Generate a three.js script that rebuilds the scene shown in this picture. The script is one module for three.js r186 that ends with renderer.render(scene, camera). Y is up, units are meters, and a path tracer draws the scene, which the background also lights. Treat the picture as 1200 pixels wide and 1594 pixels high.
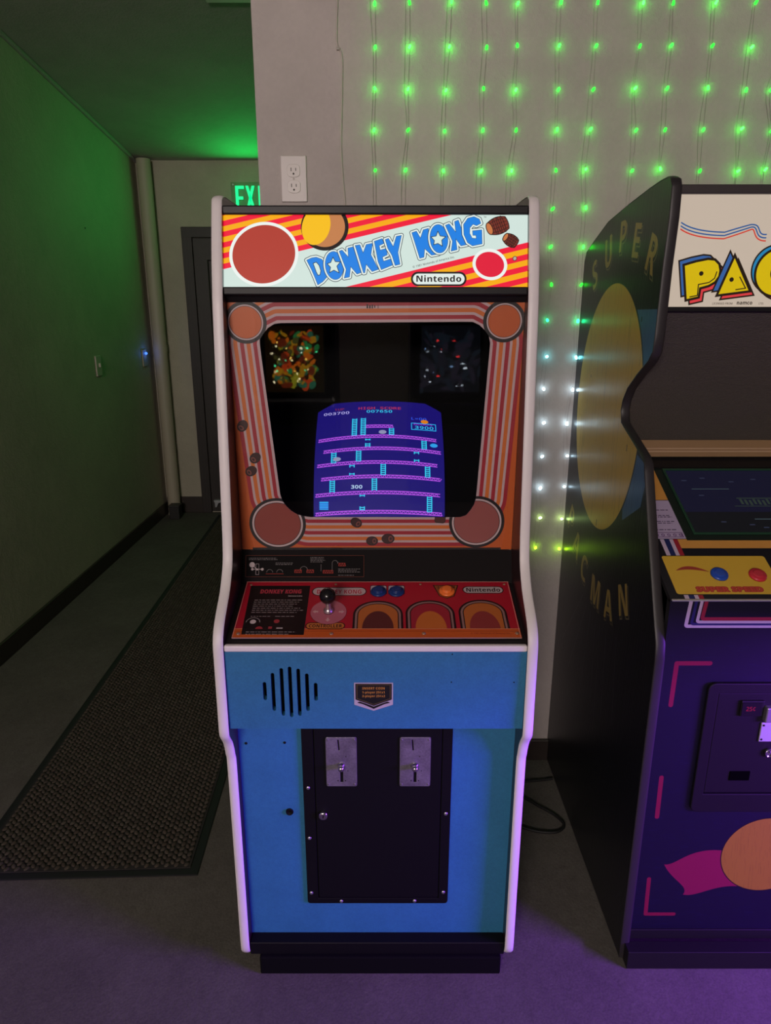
import * as THREE from 'three';
import { RoundedBoxGeometry } from 'three/addons/geometries/RoundedBoxGeometry.js';
import { mergeGeometries } from 'three/addons/utils/BufferGeometryUtils.js';
import { RectAreaLightUniformsLib } from 'three/addons/lights/RectAreaLightUniformsLib.js';

// ------------------------------------------------------------------ camera, exposure, large lights
const scene = new THREE.Scene();
scene.background = new THREE.Color(0x000000);
const camera = new THREE.PerspectiveCamera(74.4, 1200 / 1594, 0.05, 40);
camera.position.set(0, 1.459, 0);
camera.rotation.set(THREE.MathUtils.degToRad(-16.3), 0, 0);
scene.add(camera);
const renderer = new THREE.WebGLRenderer({ antialias: true });
renderer.toneMapping = THREE.LinearToneMapping;
renderer.toneMappingExposure = 1;
renderer.shadowMap.enabled = true;
RectAreaLightUniformsLib.init();

const ROOM_LAMP = { pos: [-0.95, 2.3, 3.2], aim: [0.0, 1.0, -2.0], w: 1.2, h: 0.4, color: [1, 0.87, 0.82], L: 60, glow: 3 };
const PURPLE_LAMP = { pos: [2.0, 0.88, -0.42], aim: [-0.1, 0.30, -1.25], w: 0.72, h: 0.12, color: [0.29, 0.055, 1.0], L: 320, glow: 6 };
const EXIT_L = 24;                       // radiance of the exit sign's light
const LED_I = 0.00012;                   // candela of the light set in one bulb

function rectLight(c, L, w, h, pos, aim) {
  const l = new THREE.RectAreaLight(new THREE.Color().setRGB(...c), L, w, h);
  l.position.set(...pos); l.lookAt(...aim); l.castShadow = true; scene.add(l);
  return l;
}
rectLight(ROOM_LAMP.color, ROOM_LAMP.L, ROOM_LAMP.w, ROOM_LAMP.h, ROOM_LAMP.pos, ROOM_LAMP.aim);
rectLight(PURPLE_LAMP.color, PURPLE_LAMP.L, PURPLE_LAMP.w, PURPLE_LAMP.h, PURPLE_LAMP.pos, PURPLE_LAMP.aim);

// ------------------------------------------------------------------ helpers
let seed = 7;
const rnd = () => { seed = (seed * 1664525 + 1013904223) >>> 0; return seed / 4294967296; };
const counts = {};
function numbered(n) { const k = counts[n] = (counts[n] ?? -1) + 1; return k ? n + '_' + String(k).padStart(3, '0') : n; }
function shade(o) { o.castShadow = true; o.receiveShadow = true; return o; }
function part(name, geo, m, parent, label) {
  const o = shade(new THREE.Mesh(geo, m)); o.name = name;
  if (label) o.userData.label = label;
  parent.add(o); return o;
}
function thing(name, label, category, pos = [0, 0, 0], group) {
  const g = new THREE.Group(); g.name = numbered(name); g.position.set(...pos);
  g.userData = { label, category }; if (group) g.userData.group = group;
  scene.add(g); return g;
}
function solid(name, geo, m, label, category, group) {
  const o = shade(new THREE.Mesh(geo, m)); o.name = numbered(name);
  o.userData = { label, category }; if (group) o.userData.group = group;
  scene.add(o); return o;
}
function struct(name, geo, m, parent = scene) {
  const o = shade(new THREE.Mesh(geo, m)); o.name = name; o.userData.kind = 'structure'; parent.add(o); return o;
}
const rgb = (r, g, b) => new THREE.Color().setRGB(r, g, b);
function mat(color, roughness = 0.6, more = {}) {
  const M = more.clearcoat || more.transmission || more.ior || more.specularIntensity !== undefined ? THREE.MeshPhysicalMaterial : THREE.MeshStandardMaterial;
  return new M({ color: Array.isArray(color) ? rgb(...color) : color, roughness, metalness: 0, ...more });
}
function glow(color, L) { return new THREE.MeshStandardMaterial({ color: 0x101010, roughness: 0.4, emissive: rgb(...color), emissiveIntensity: L }); }
function canvas(w, h, draw, srgb = true) {
  const c = document.createElement('canvas'); c.width = w; c.height = h;
  draw(c.getContext('2d'), w, h);
  const t = new THREE.CanvasTexture(c);
  t.colorSpace = srgb ? THREE.SRGBColorSpace : THREE.NoColorSpace; t.magFilter = THREE.LinearFilter;
  return t;
}
function tiled(t, x, y) { t.wrapS = t.wrapT = THREE.RepeatWrapping; t.repeat.set(x, y); return t; }
// a value-noise tile, layers [cells, weight], grey around `mid`
function noiseTile(size, layers, mid = 0.5, amp = 0.5, tint = [1, 1, 1], srgb = true) {
  const data = new Uint8Array(size * size * 4), f = new Float32Array(size * size);
  let total = 0;
  for (const [cells, weight] of layers) {
    total += weight; const grid = new Float32Array(cells * cells).map(() => rnd());
    for (let y = 0; y < size; y++) for (let x = 0; x < size; x++) {
      const gx = x / size * cells, gy = y / size * cells, ix = Math.floor(gx), iy = Math.floor(gy);
      let tx = gx - ix, ty = gy - iy; tx = tx * tx * (3 - 2 * tx); ty = ty * ty * (3 - 2 * ty);
      const a = (i, j) => grid[(j % cells) * cells + (i % cells)];
      f[y * size + x] += weight * ((a(ix, iy) * (1 - tx) + a(ix + 1, iy) * tx) * (1 - ty) + (a(ix, iy + 1) * (1 - tx) + a(ix + 1, iy + 1) * tx) * ty);
    }
  }
  for (let i = 0; i < f.length; i++) {
    const v = mid + (f[i] / total - 0.5) * 2 * amp;
    for (let c = 0; c < 3; c++) data[i * 4 + c] = Math.max(0, Math.min(255, v * tint[c] * 255));
    data[i * 4 + 3] = 255;
  }
  const t = new THREE.DataTexture(data, size, size); t.magFilter = THREE.LinearFilter; t.wrapS = t.wrapT = THREE.RepeatWrapping;
  t.colorSpace = srgb ? THREE.SRGBColorSpace : THREE.NoColorSpace; t.needsUpdate = true;
  return t;
}
function box(w, h, d, x = 0, y = 0, z = 0) { return new THREE.BoxGeometry(w, h, d).translate(x, y, z); }
function rbox(w, h, d, r, x = 0, y = 0, z = 0, seg = 2) { return new RoundedBoxGeometry(w, h, d, seg, r).translate(x, y, z); }
// boxes in metres of uv: planar coordinates by the face's main direction
function metricUV(geo) {
  const g = geo.index ? geo.toNonIndexed() : geo, p = g.attributes.position, n = g.attributes.normal, uv = new Float32Array(p.count * 2);
  for (let i = 0; i < p.count; i++) {
    const nx = Math.abs(n.getX(i)), ny = Math.abs(n.getY(i)), nz = Math.abs(n.getZ(i));
    const [u, v] = nx > ny && nx > nz ? [p.getZ(i), p.getY(i)] : ny > nz ? [p.getX(i), p.getZ(i)] : [p.getX(i), p.getY(i)];
    uv[i * 2] = u; uv[i * 2 + 1] = v;
  }
  g.setAttribute('uv', new THREE.BufferAttribute(uv, 2)); return g;
}
function planarUV(geo, fu, fv) {
  const p = geo.attributes.position, uv = new Float32Array(p.count * 2);
  for (let i = 0; i < p.count; i++) { uv[i * 2] = fu(p.getX(i), p.getY(i), p.getZ(i)); uv[i * 2 + 1] = fv(p.getX(i), p.getY(i), p.getZ(i)); }
  geo.setAttribute('uv', new THREE.BufferAttribute(uv, 2)); return geo;
}
// a board whose front face runs from p0 to p1 (each [y, z]) and whose thickness lies behind that face
function boardMatrix(p0, p1, x = 0) {
  const a = Math.atan2(p1[1] - p0[1], p1[0] - p0[0]);
  return new THREE.Matrix4().makeTranslation(x, p0[0], p0[1]).multiply(new THREE.Matrix4().makeRotationX(a));
}
const span = (p0, p1) => Math.hypot(p1[0] - p0[0], p1[1] - p0[1]);
function board(p0, p1, w, t, x = 0) {
  const L = span(p0, p1);
  return box(w, L, t, 0, L / 2, -t / 2).applyMatrix4(boardMatrix(p0, p1, x));
}
// polygon [z, y] extruded along x from x0 to x0 + t
function sideBoard(points, x0, t, bevel = 0.0006) {
  const s = new THREE.Shape(points.map(([z, y]) => new THREE.Vector2(z, y)));
  const g = new THREE.ExtrudeGeometry(s, { depth: t - 2 * bevel, bevelEnabled: true, bevelThickness: bevel, bevelSize: bevel, bevelOffset: -bevel, bevelSegments: 1, curveSegments: 4 });
  g.rotateY(-Math.PI / 2); g.translate(x0 + t - bevel, 0, 0);
  return g;
}
// plastic edge strip: an arched section swept along [z, y] points on the outline, normal pointing out of the board
function edgeStrip(path, x, w, bulge = 0.0022, side = 1) {
  const N = path.length, S = 7, pos = [], idx = [];
  for (let i = 0; i < N; i++) {
    const a = path[Math.max(0, i - 1)], b = path[Math.min(N - 1, i + 1)], L = Math.hypot(b[0] - a[0], b[1] - a[1]);
    const nz = side * (b[1] - a[1]) / L, ny = -side * (b[0] - a[0]) / L;
    for (let s = 0; s <= S; s++) {
      const t = s / S * 2 - 1, o = 0.0008 + bulge * (1 - Math.pow(Math.abs(t), 2.6));
      pos.push(x + t * w / 2, path[i][1] + ny * o, path[i][0] + nz * o);
    }
    for (const t of [1, -1]) pos.push(x + t * w / 2, path[i][1] - ny * 0.001, path[i][0] - nz * 0.001);
  }
  const M = S + 3;
  for (let i = 0; i < N - 1; i++) for (let s = 0; s < M; s++) {
    const a = i * M + s, b = i * M + (s + 1) % M, c = a + M, d = b + M;
    side > 0 ? idx.push(a, c, b, b, c, d) : idx.push(a, b, c, b, d, c);
  }
  for (const [base, flip] of [[0, side > 0], [(N - 1) * M, side < 0]]) for (let s = 1; s < M - 1; s++) flip ? idx.push(base, base + s, base + s + 1) : idx.push(base, base + s + 1, base + s);
  const g = new THREE.BufferGeometry(); g.setAttribute('position', new THREE.Float32BufferAttribute(pos, 3)); g.setIndex(idx); g.computeVertexNormals();
  return g;
}
function smooth(points, n) { return new THREE.SplineCurve(points.map((p) => new THREE.Vector2(...p))).getSpacedPoints(n).map((v) => [v.x, v.y]); }
function lathe(profile, seg = 32) { return new THREE.LatheGeometry(profile.map((p) => new THREE.Vector2(...p)), seg); }
function facing(geo, x, y, z) { return geo.rotateX(Math.PI / 2).translate(x, y, z); }   // lathe axis y -> z
function screwGeo(r = 0.004) { return lathe([[0, r * 0.55], [r * 0.5, r * 0.5], [r * 0.9, r * 0.25], [r, 0], [0, 0]], 14); }
function tube(points, r, seg = 40, radial = 6) { return new THREE.TubeGeometry(new THREE.CatmullRomCurve3(points.map((p) => new THREE.Vector3(...p))), seg, r, radial); }

// ------------------------------------------------------------------ shared materials
const plasterBump = noiseTile(512, [[16, 1], [64, 0.8], [180, 0.7]], 0.5, 0.5, [1, 1, 1], false);
const plasterMap = noiseTile(512, [[4, 1], [11, 0.7], [40, 0.35], [170, 0.3]], 0.93, 0.07);
const wallPaint = mat([0.63, 0.565, 0.53], 0.75, { map: plasterMap.clone(), bumpMap: plasterBump.clone(), bumpScale: 0.0012 });
const hallPaint = mat([0.50, 0.46, 0.35], 0.7, { map: plasterMap.clone(), bumpMap: plasterBump.clone(), bumpScale: 0.0015 });
const ceilPaint = mat([0.42, 0.42, 0.36], 0.8, { map: plasterMap.clone(), bumpMap: plasterBump.clone(), bumpScale: 0.002 });
for (const m of [wallPaint, hallPaint, ceilPaint]) { tiled(m.map, 0.8, 0.8); tiled(m.bumpMap, 2.2, 2.2); }
const carpetMap = noiseTile(512, [[5, 0.8], [30, 0.5], [128, 0.5], [256, 0.9]], 0.85, 0.14, [1, 0.98, 0.95]);
const carpetBump = noiseTile(512, [[128, 1], [256, 1]], 0.5, 0.5, [1, 1, 1], false);
const carpet = mat([0.165, 0.155, 0.145], 0.95, { map: tiled(carpetMap, 1.7, 1.7), bumpMap: tiled(carpetBump, 1.7, 1.7), bumpScale: 0.0006, specularIntensity: 0.3 });
const darkWood = mat([0.035, 0.026, 0.022], 0.45);
const blackPaint = mat([0.010, 0.009, 0.010], 0.45, { specularIntensity: 0.6 });
const blackMetal = mat([0.0045, 0.0042, 0.0048], 0.55, { specularIntensity: 0.35 });
const blackRough = mat([0.005, 0.005, 0.005], 0.9, { specularIntensity: 0.12 });
const chrome = mat([0.75, 0.74, 0.76], 0.16, { metalness: 1 });
const steel = mat([0.52, 0.5, 0.52], 0.38, { metalness: 0.85 });
const whiteEdge = mat([0.80, 0.74, 0.74], 0.42);
const blueSkin = noiseTile(512, [[6, 0.6], [50, 0.5], [220, 0.9]], 0.92, 0.08);
const bluePaint = mat([0.037, 0.205, 0.385], 0.45, { map: tiled(blueSkin, 2, 2) });
const redLetter = '#c33', black = '#0b090b';

// ------------------------------------------------------------------ the setting
const HALL_END = 4.99, WALL_D = 1.985, JAMB = -0.3385, CEIL = 2.806, LEFT = -1.675;
struct('floor', metricUV(box(7.2, 0.12, 10.2, 1.4, -0.06, -0.4)), carpet);
struct('wall_left', metricUV(box(0.12, 3.0, 10.2, LEFT - 0.06, 1.5, -0.4)), hallPaint);
struct('wall_back', metricUV(box(1.6, 3.0, 0.12, -0.95, 1.5, -HALL_END - 0.06)), hallPaint);
struct('wall_front', metricUV(box(4.9, 2.95, 0.12, JAMB + 2.45, 1.475, -WALL_D - 0.06)), wallPaint);
struct('wall_hall', metricUV(box(0.12, 2.95, HALL_END - WALL_D - 0.12, JAMB + 0.06, 1.475, -(HALL_END + WALL_D + 0.12) / 2)), hallPaint);
struct('wall_right', metricUV(box(0.12, 3.0, 6.7, 4.5, 1.5, 1.35)), wallPaint);
struct('wall_rear', metricUV(box(6.3, 3.0, 0.12, 1.4, 1.5, 4.6)), wallPaint);
struct('ceiling', metricUV(box(6.3, 0.1, 6.7, 1.4, CEIL + 0.05, 1.35)), ceilPaint);
{
  // the hall's ceiling falls towards its far end
  const p0 = [2.45, -HALL_END], p1 = [CEIL, -WALL_D], L = span(p0, p1);
  const g = box(1.5, 0.1, L, 0, 0.05, L / 2).rotateX(-Math.atan2(p1[0] - p0[0], p1[1] - p0[1])).translate(-0.98, p0[0], p0[1]);
  struct('ceiling_hall', metricUV(g), ceilPaint);
  const slope = (p1[0] - p0[0]) / (p1[1] - p0[1]), yAt = (z) => p0[0] + slope * (z - p0[1]);
  // painted quarter-round where wall and ceiling meet
  struct('trim_1', new THREE.TubeGeometry(new THREE.LineCurve3(new THREE.Vector3(LEFT + 0.008, yAt(-HALL_END) - 0.008, -HALL_END), new THREE.Vector3(LEFT + 0.008, yAt(-WALL_D) - 0.008, -WALL_D)), 1, 0.012, 8), ceilPaint);
  const v = thing('ceiling_vent', 'pale square vent grille in the hall ceiling at the top edge of the picture', 'vent', [-0.545, yAt(-2.965), -2.965]);
  v.rotation.x = -Math.atan(slope);
  const pale = mat([0.62, 0.58, 0.52], 0.5);
  const fr = new THREE.Shape([[-0.17, -0.2], [0.17, -0.2], [0.17, 0.2], [-0.17, 0.2]].map((p) => new THREE.Vector2(...p)));
  fr.holes.push(new THREE.Path([[-0.14, -0.17], [-0.14, 0.17], [0.14, 0.17], [0.14, -0.17]].map((p) => new THREE.Vector2(...p))));
  part('vent_frame', new THREE.ExtrudeGeometry(fr, { depth: 0.008, bevelEnabled: false }).rotateX(Math.PI / 2).translate(0, -0.001, 0), pale, v);
  for (let i = 0; i < 9; i++) part('slat', box(0.28, 0.002, 0.03).rotateX(0.6).translate(0, -0.006, -0.15 + i * 0.0375), pale, v);
}
for (const [name, g] of [
  ['baseboard_left', rbox(0.014, 0.092, 9.6, 0.004, LEFT + 0.007, 0.046, -0.18)],
  ['baseboard_back', rbox(0.27, 0.125, 0.014, 0.004, -1.535, 0.0625, -HALL_END + 0.007)],
  ['baseboard_front', rbox(4.8, 0.078, 0.014, 0.004, JAMB + 2.41, 0.039, -WALL_D + 0.007)],
  ['baseboard_hall', rbox(0.014, 0.092, 2.7, 0.004, JAMB - 0.007, 0.046, -3.5)]]) struct(name, g, darkWood);

// door at the hall's end
{
  const d = new THREE.Group(); d.name = 'door_1'; d.userData.kind = 'structure'; d.position.set(-0.9, 0, -HALL_END); scene.add(d);
  const wood = mat([0.040, 0.031, 0.028], 0.5, { map: tiled(noiseTile(256, [[3, 1], [64, 0.6]], 0.85, 0.15), 3, 0.7) });
  part('casing', rbox(0.07, 2.03, 0.022, 0.004, -0.466, 1.015, 0.011), wood, d);
  part('casing', rbox(0.07, 2.03, 0.022, 0.004, 0.466, 1.015, 0.011), wood, d);
  part('casing', rbox(1.002, 0.068, 0.022, 0.004, 0, 2.002, 0.0115), wood, d);
  const outline = new THREE.Shape([[-0.428, 0.012], [0.428, 0.012], [0.428, 1.965], [-0.428, 1.965]].map((p) => new THREE.Vector2(...p)));
  for (const [a, b] of [[0.2, 0.95], [1.1, 1.82]]) for (const s of [-1, 1]) {
    const x0 = s < 0 ? -0.33 : 0.05, x1 = s < 0 ? -0.05 : 0.33;
    outline.holes.push(new THREE.Path([[x0, a], [x0, b], [x1, b], [x1, a]].map((p) => new THREE.Vector2(...p))));
  }
  const slab = part('door_slab', new THREE.ExtrudeGeometry(outline, { depth: 0.016, bevelEnabled: true, bevelSize: 0.004, bevelOffset: -0.004, bevelThickness: 0.004, bevelSegments: 1 }).translate(0, 0, 0.002), wood, d);
  for (const [a, b] of [[0.2, 0.95], [1.1, 1.82]]) for (const s of [-1, 1]) part('door_panel', rbox(0.279, b - a - 0.001, 0.008, 0.003, s * 0.19, (a + b) / 2, 0.007), wood, slab);
  part('door_knob', lathe([[0, 0.06], [0.018, 0.058], [0.027, 0.045], [0.022, 0.03], [0.01, 0.024], [0.01, 0.006], [0.028, 0.004], [0.03, 0], [0, 0]]).rotateX(Math.PI / 2).translate(0.36, 0.98, 0.018), chrome, d, 'round metal knob');
  const k = new THREE.Shape([[0, 0.0], [0.05, 0.0], [0.05, -0.012], [0.03, -0.02], [0.018, -0.05], [0.008, -0.05], [0.008, -0.02]].map((p) => new THREE.Vector2(...p)));
  part('door_stop', new THREE.ExtrudeGeometry(k, { depth: 0.03, bevelEnabled: true, bevelSize: 0.002, bevelThickness: 0.002, bevelSegments: 2 }).translate(-0.402, 0.105, 0.024), mat([0.82, 0.84, 0.88], 0.25, { metalness: 0.6 }), d, 'bright metal kick-down door stop');
}
// what hangs and stands in the hall
solid('pipe', mergeGeometries([lathe([[0, 0], [0.05, 0], [0.05, 0.01], [0.046, 0.02], [0.046, 1.2], [0.0495, 1.205], [0.0495, 1.25], [0.046, 1.255], [0.046, 2.445], [0, 2.445]], 28).translate(-1.6, 0, -4.925)]),
  mat([0.42, 0.375, 0.28], 0.55), 'painted vertical pipe in the far corner of the hall', 'pipe');
{
  const b = thing('corner_box', 'small dark box on the floor at the foot of the pipe', 'box', [-1.565, 0, -4.83]);
  part('box_body', rbox(0.075, 0.092, 0.075, 0.006, 0, 0.046, 0), mat([0.016, 0.015, 0.014], 0.6), b);
  part('lid', rbox(0.08, 0.014, 0.08, 0.004, 0, 0.099, 0), mat([0.03, 0.027, 0.025], 0.5), b);
}
{
  const s = thing('light_switch', 'pale light switch plate on the hall wall, seen edge-on', 'switch', [LEFT, 1.173, -4.01]);
  const ivory = mat([0.5, 0.47, 0.37], 0.4);
  part('switch_plate', rbox(0.008, 0.115, 0.072, 0.003, 0.004, 0, 0), ivory, s);
  part('toggle', rbox(0.014, 0.022, 0.01, 0.003, 0.012, 0.004, 0), ivory, s);
}
{
  const s = thing('wall_button', 'switch plate with a glowing blue pilot light beside the corner pipe', 'switch', [LEFT, 1.172, -4.79]);
  part('button_plate', rbox(0.008, 0.115, 0.075, 0.003, 0.004, 0, 0), mat([0.4, 0.36, 0.26], 0.5), s);
  part('pilot_light', new THREE.SphereGeometry(0.009, 16, 12).translate(0.016, 0.03, -0.006), glow([0.05, 0.16, 1], 2.6), s, 'glowing blue pilot light');
  const l = new THREE.PointLight(rgb(0.08, 0.2, 1), 0.004); l.position.set(LEFT + 0.034, 1.202, -4.80); l.shadow.radius = 0.4; l.castShadow = true; scene.add(l);
}
{
  const e = thing('exit_sign', 'green glowing exit sign above the door at the end of the hall', 'sign', [-0.882, 2.215, -HALL_END]);
  part('sign_plate', rbox(0.32, 0.2, 0.008, 0.003, 0, 0, 0.02), mat([0.85, 0.95, 0.88], 0.05, { transmission: 1, thickness: 0, ior: 1.49 }), e, 'clear acrylic plate');
  for (const sx of [-1, 1]) part('standoff', new THREE.CylinderGeometry(0.006, 0.006, 0.016, 12).rotateX(Math.PI / 2).translate(sx * 0.145, 0.085, 0.008), steel, e);
  const lit = glow([0.0, 0.9, 0.27], 1.25), H = 0.15, s = 0.019;
  const bar = (x0, y0, x1, y1) => box(x1 - x0, y1 - y0, 0.006, (x0 + x1) / 2, (y0 + y1) / 2, 0.0275);
  const slant = (xa, xb) => { const g = new THREE.ExtrudeGeometry(new THREE.Shape([[xa - s / 2, -H / 2], [xa + s / 2, -H / 2], [xb + s / 2, H / 2], [xb - s / 2, H / 2]].map((p) => new THREE.Vector2(...p))), { depth: 0.006, bevelEnabled: false }).translate(0, 0, 0.0245); g.deleteAttribute('uv'); return g; };
  const strip = (g) => { const q = g.toNonIndexed(); q.deleteAttribute('uv'); return q; };
  const E0 = -0.128;
  part('letter', mergeGeometries([bar(E0, -H / 2, E0 + s, H / 2), bar(E0 + s, H / 2 - s, E0 + 0.058, H / 2), bar(E0 + s, -s / 2, E0 + 0.05, s / 2), bar(E0 + s, -H / 2, E0 + 0.058, -H / 2 + s)]), lit, e);
  part('letter', mergeGeometries([slant(-0.05, -0.008), slant(-0.008, -0.05)].map((g) => g)), lit, e);
  part('letter', strip(bar(0.026, -H / 2, 0.026 + s, H / 2)), lit, e);
  part('letter', mergeGeometries([bar(0.062, H / 2 - s, 0.128, H / 2), bar(0.086, -H / 2, 0.086 + s, H / 2 - s)]), lit, e);
  rectLight([0.01, 1, 0.13], EXIT_L, 0.28, 0.15, [-0.882, 2.215, -HALL_END + 0.034], [-0.882, 2.215, 0]);
}
// runner in the hall
{
  const w = 0.64, L = 3.45, a = 1.95 * Math.PI / 180;
  const m = thing('floor_runner', 'long dark ribbed runner mat with a black rubber border', 'mat', [-0.829, 0, -1.466]);
  m.rotation.y = a;
  const hw = w / 2, b = 0.024;
  const ring = new THREE.Shape([[-hw, 0], [hw, 0], [hw, L], [-hw, L]].map((p) => new THREE.Vector2(...p)));
  part('rubber_border', new THREE.ExtrudeGeometry(ring, { depth: 0.002, bevelEnabled: true, bevelSize: 0.003, bevelOffset: -0.003, bevelThickness: 0.001, bevelSegments: 1 }).rotateX(-Math.PI / 2).translate(0, 0.0012, 0), mat([0.010, 0.010, 0.011], 0.7), m);
  const pile = mat([0.115, 0.098, 0.078], 0.95, { map: tiled(noiseTile(256, [[20, 0.5], [90, 1]], 0.82, 0.2), 4, 4), specularIntensity: 0.2 });
  part('mat_surface', metricUV(box(w - 2 * b, 0.003, L - 2 * b, 0, 0.0055, -L / 2)), mat([0.022, 0.019, 0.016], 0.95), m);
  const dx = 0.0135, dz = 0.019, nx = Math.floor((w - 2 * b - 0.004) / dx), nz = Math.floor((L - 2 * b - 0.004) / dz);
  const knot = new THREE.SphereGeometry(1, 7, 5); knot.scale(0.0062, 0.0042, 0.0098);
  const kn = new THREE.InstancedMesh(knot, pile, nx * nz); kn.name = 'woven_pile'; kn.userData.kind = 'stuff';
  const M = new THREE.Matrix4(), R = new THREE.Matrix4(); let i = 0;
  const warm = rgb(1.15, 0.85, 0.7), c = new THREE.Color();
  for (let r = 0; r < nz; r++) for (let k = 0; k < nx; k++) {
    const x = (k - (nx - 1) / 2) * dx + (rnd() - 0.5) * 0.0015, z = -b - 0.01 - r * dz - (k % 2) * dz / 2 + (rnd() - 0.5) * 0.002;
    M.makeTranslation(x, 0.0072, Math.max(z, -L + b + 0.01)).multiply(R.makeRotationY((k % 2 ? 1 : -1) * 0.42 + (rnd() - 0.5) * 0.3));
    kn.setMatrixAt(i, M); const v = 0.72 + rnd() * 0.5; kn.setColorAt(i, c.setRGB(v, v, v).lerp(warm, rnd() * 0.25)); i++;
  }
  m.add(shade(kn));
}

// ------------------------------------------------------------------ blue cabinet
{
  const XC = -0.019, D0 = 1.56, z = (D) => D0 - D, IW = 0.582;
  const cab = thing('arcade_cabinet', 'tall light blue arcade cabinet with white edge strips and a lit red striped marquee', 'arcade machine', [XC, 0, -D0]);
  const front = [[1.668, 1.392], [1.64, 1.3825], [1.564, 1.361], [1.505, 1.349], [1.458, 1.341], [1.25, 1.318], [1.049, 1.296], [1.010, 1.290], [0.984, 1.284], [0.961, 1.271], [0.931, 1.244], [0.906, 1.208], [0.889, 1.185], [0.872, 1.1705], [0.855, 1.164], [0.832, 1.1625], [0.723, 1.160], [0.668, 1.159], [0.652, 1.1635], [0.633, 1.178], [0.616, 1.187], [0.586, 1.196], [0.544, 1.201], [0.245, 1.199], [0.103, 1.197], [0.066, 1.199]].map(([y, d]) => [z(d), y]);
  const frontS = smooth(front, 150);
  const topArc = [[z(1.53), 1.678], [z(1.44), 1.6775], [z(1.42), 1.6765], [z(1.405), 1.674]];
  const botArc = [[z(1.206), 0.054], [z(1.22), 0.048], [z(1.25), 0.047]];
  const edge = [[z(1.62), 1.676], ...topArc, ...frontS, ...botArc];
  const profile = [...edge, [z(1.96), 0.047], [z(1.96), 1.53], [z(1.90), 1.60], [z(1.70), 1.668]];
  const maroon = mat([0.028, 0.012, 0.014], 0.3);
  for (const s of [-1, 1]) {
    const sp = part('side_panel', sideBoard(profile, s < 0 ? -0.31 : 0.291, 0.019), [maroon, maroon], cab);
    part('edge_strip', edgeStrip(edge, s * 0.3005, 0.0196, 0.0024, -1), whiteEdge, sp, 'white plastic edge strip');
  }
  const P = (y, d) => [y, z(d)];
  part('top_panel', board(P(1.650, 1.42), P(1.650, 1.95), IW, 0.014), blackPaint, cab);
  part('back_panel', box(IW, 1.5, 0.012, 0, 0.80, z(1.945)), blackRough, cab);
  part('marquee_retainer', rbox(IW, 0.016, 0.02, 0.003, 0, 1.650, z(1.397)), blackPaint, cab);
  part('marquee_retainer', rbox(IW, 0.015, 0.014, 0.003, 0, 1.5025, z(1.360)), blackPaint, cab);

  // marquee art, drawn in units of a quarter canvas pixel
  const art = canvas(1904, 452, (g, W, H) => {
    g.scale(4, 4); g.translate(-345, -334.5);
    g.fillStyle = '#d8ebe3'; g.fillRect(340, 330, 490, 125);
    const line = (x) => 419.3 - 0.238 * (x - 345), low = (x) => 447.7 - 0.246 * (x - 535);
    const band = (f, a, b, col) => { g.fillStyle = col; g.beginPath(); g.moveTo(340, f(340) + a); g.lineTo(830, f(830) + a); g.lineTo(830, f(830) + b); g.lineTo(340, f(340) + b); g.fill(); };
    for (let k = 0; k < 16; k++) { band(line, -8.4 - k * 8.4, -k * 8.4, k % 2 ? '#ffb003' : '#f8153a'); }
    for (let k = 0; k < 10; k++) band(low, k * 9, 9 + k * 9, k % 2 ? '#ffb003' : '#f8153a');
    // plain shapes where the painted figures were
    const disc = (x, y, rx, ry, rot, col, edgeCol, w) => { g.beginPath(); g.ellipse(x, y, rx, ry, rot, 0, 7); g.fillStyle = col; g.fill(); if (w) { g.lineWidth = w; g.strokeStyle = edgeCol; g.stroke(); } };
    disc(408, 396, 52, 48, -0.3, '#b63c2e', '#f4fbf6', 5);
    disc(503.5, 353, 34.5, 34.5, 0, '#c9824e', '#150a08', 5.5); disc(490, 352, 22, 30, 0.25, '#ffc412', '', 0);
    disc(762, 412, 25, 22, 0.3, '#e8183a', '#f4fbf6', 5);
    const barrel = (x, y, rx, ry, rot) => {
      g.save(); g.translate(x, y); g.rotate(rot); g.fillStyle = '#7d2f22'; g.strokeStyle = '#1a0806'; g.lineWidth = 1.2;
      g.beginPath(); g.moveTo(-rx, -ry * 0.72); g.quadraticCurveTo(0, -ry * 1.28, rx, -ry * 0.72); g.quadraticCurveTo(rx * 1.22, 0, rx, ry * 0.72); g.quadraticCurveTo(0, ry * 1.28, -rx, ry * 0.72); g.closePath(); g.fill(); g.stroke();
      for (let k = -1; k <= 2; k++) { g.beginPath(); g.moveTo(-rx * 0.9, k * ry * 0.36 - ry * 0.18); g.quadraticCurveTo(0, k * ry * 0.5 - ry * 0.25, rx, k * ry * 0.36 - ry * 0.18); g.lineWidth = 0.7; g.stroke(); }
      for (const q of [-0.35, 0.1, 0.55]) { g.beginPath(); g.ellipse(q * rx, 0, rx * 0.13, ry * 0.98, 0, 0, 7); g.lineWidth = 0.9; g.stroke(); }
      g.beginPath(); g.ellipse(-rx, 0, rx * 0.33, ry * 0.72, 0, 0, 7); g.fillStyle = '#cf7a45'; g.fill(); g.lineWidth = 1.2; g.stroke(); g.restore();
    };
    barrel(775, 351, 14.5, 13.5, -0.35); barrel(795, 374.5, 10, 9.5, 0.55);
    disc(801, 402.6, 3, 3.4, 0.4, '#b9b3a0', '#2a1a10', 0.8);
    // lettering
    const A = (p) => [460 + p[0] / 6.667, 330 + p[1] / 6.667], B = (p) => [620 + p[0] / 5.714, 330 + p[1] / 5.714];
    const trace = (pts) => { g.beginPath(); pts.forEach((p, i) => (i ? g.lineTo(...p) : g.moveTo(...p))); g.closePath(); };
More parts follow.
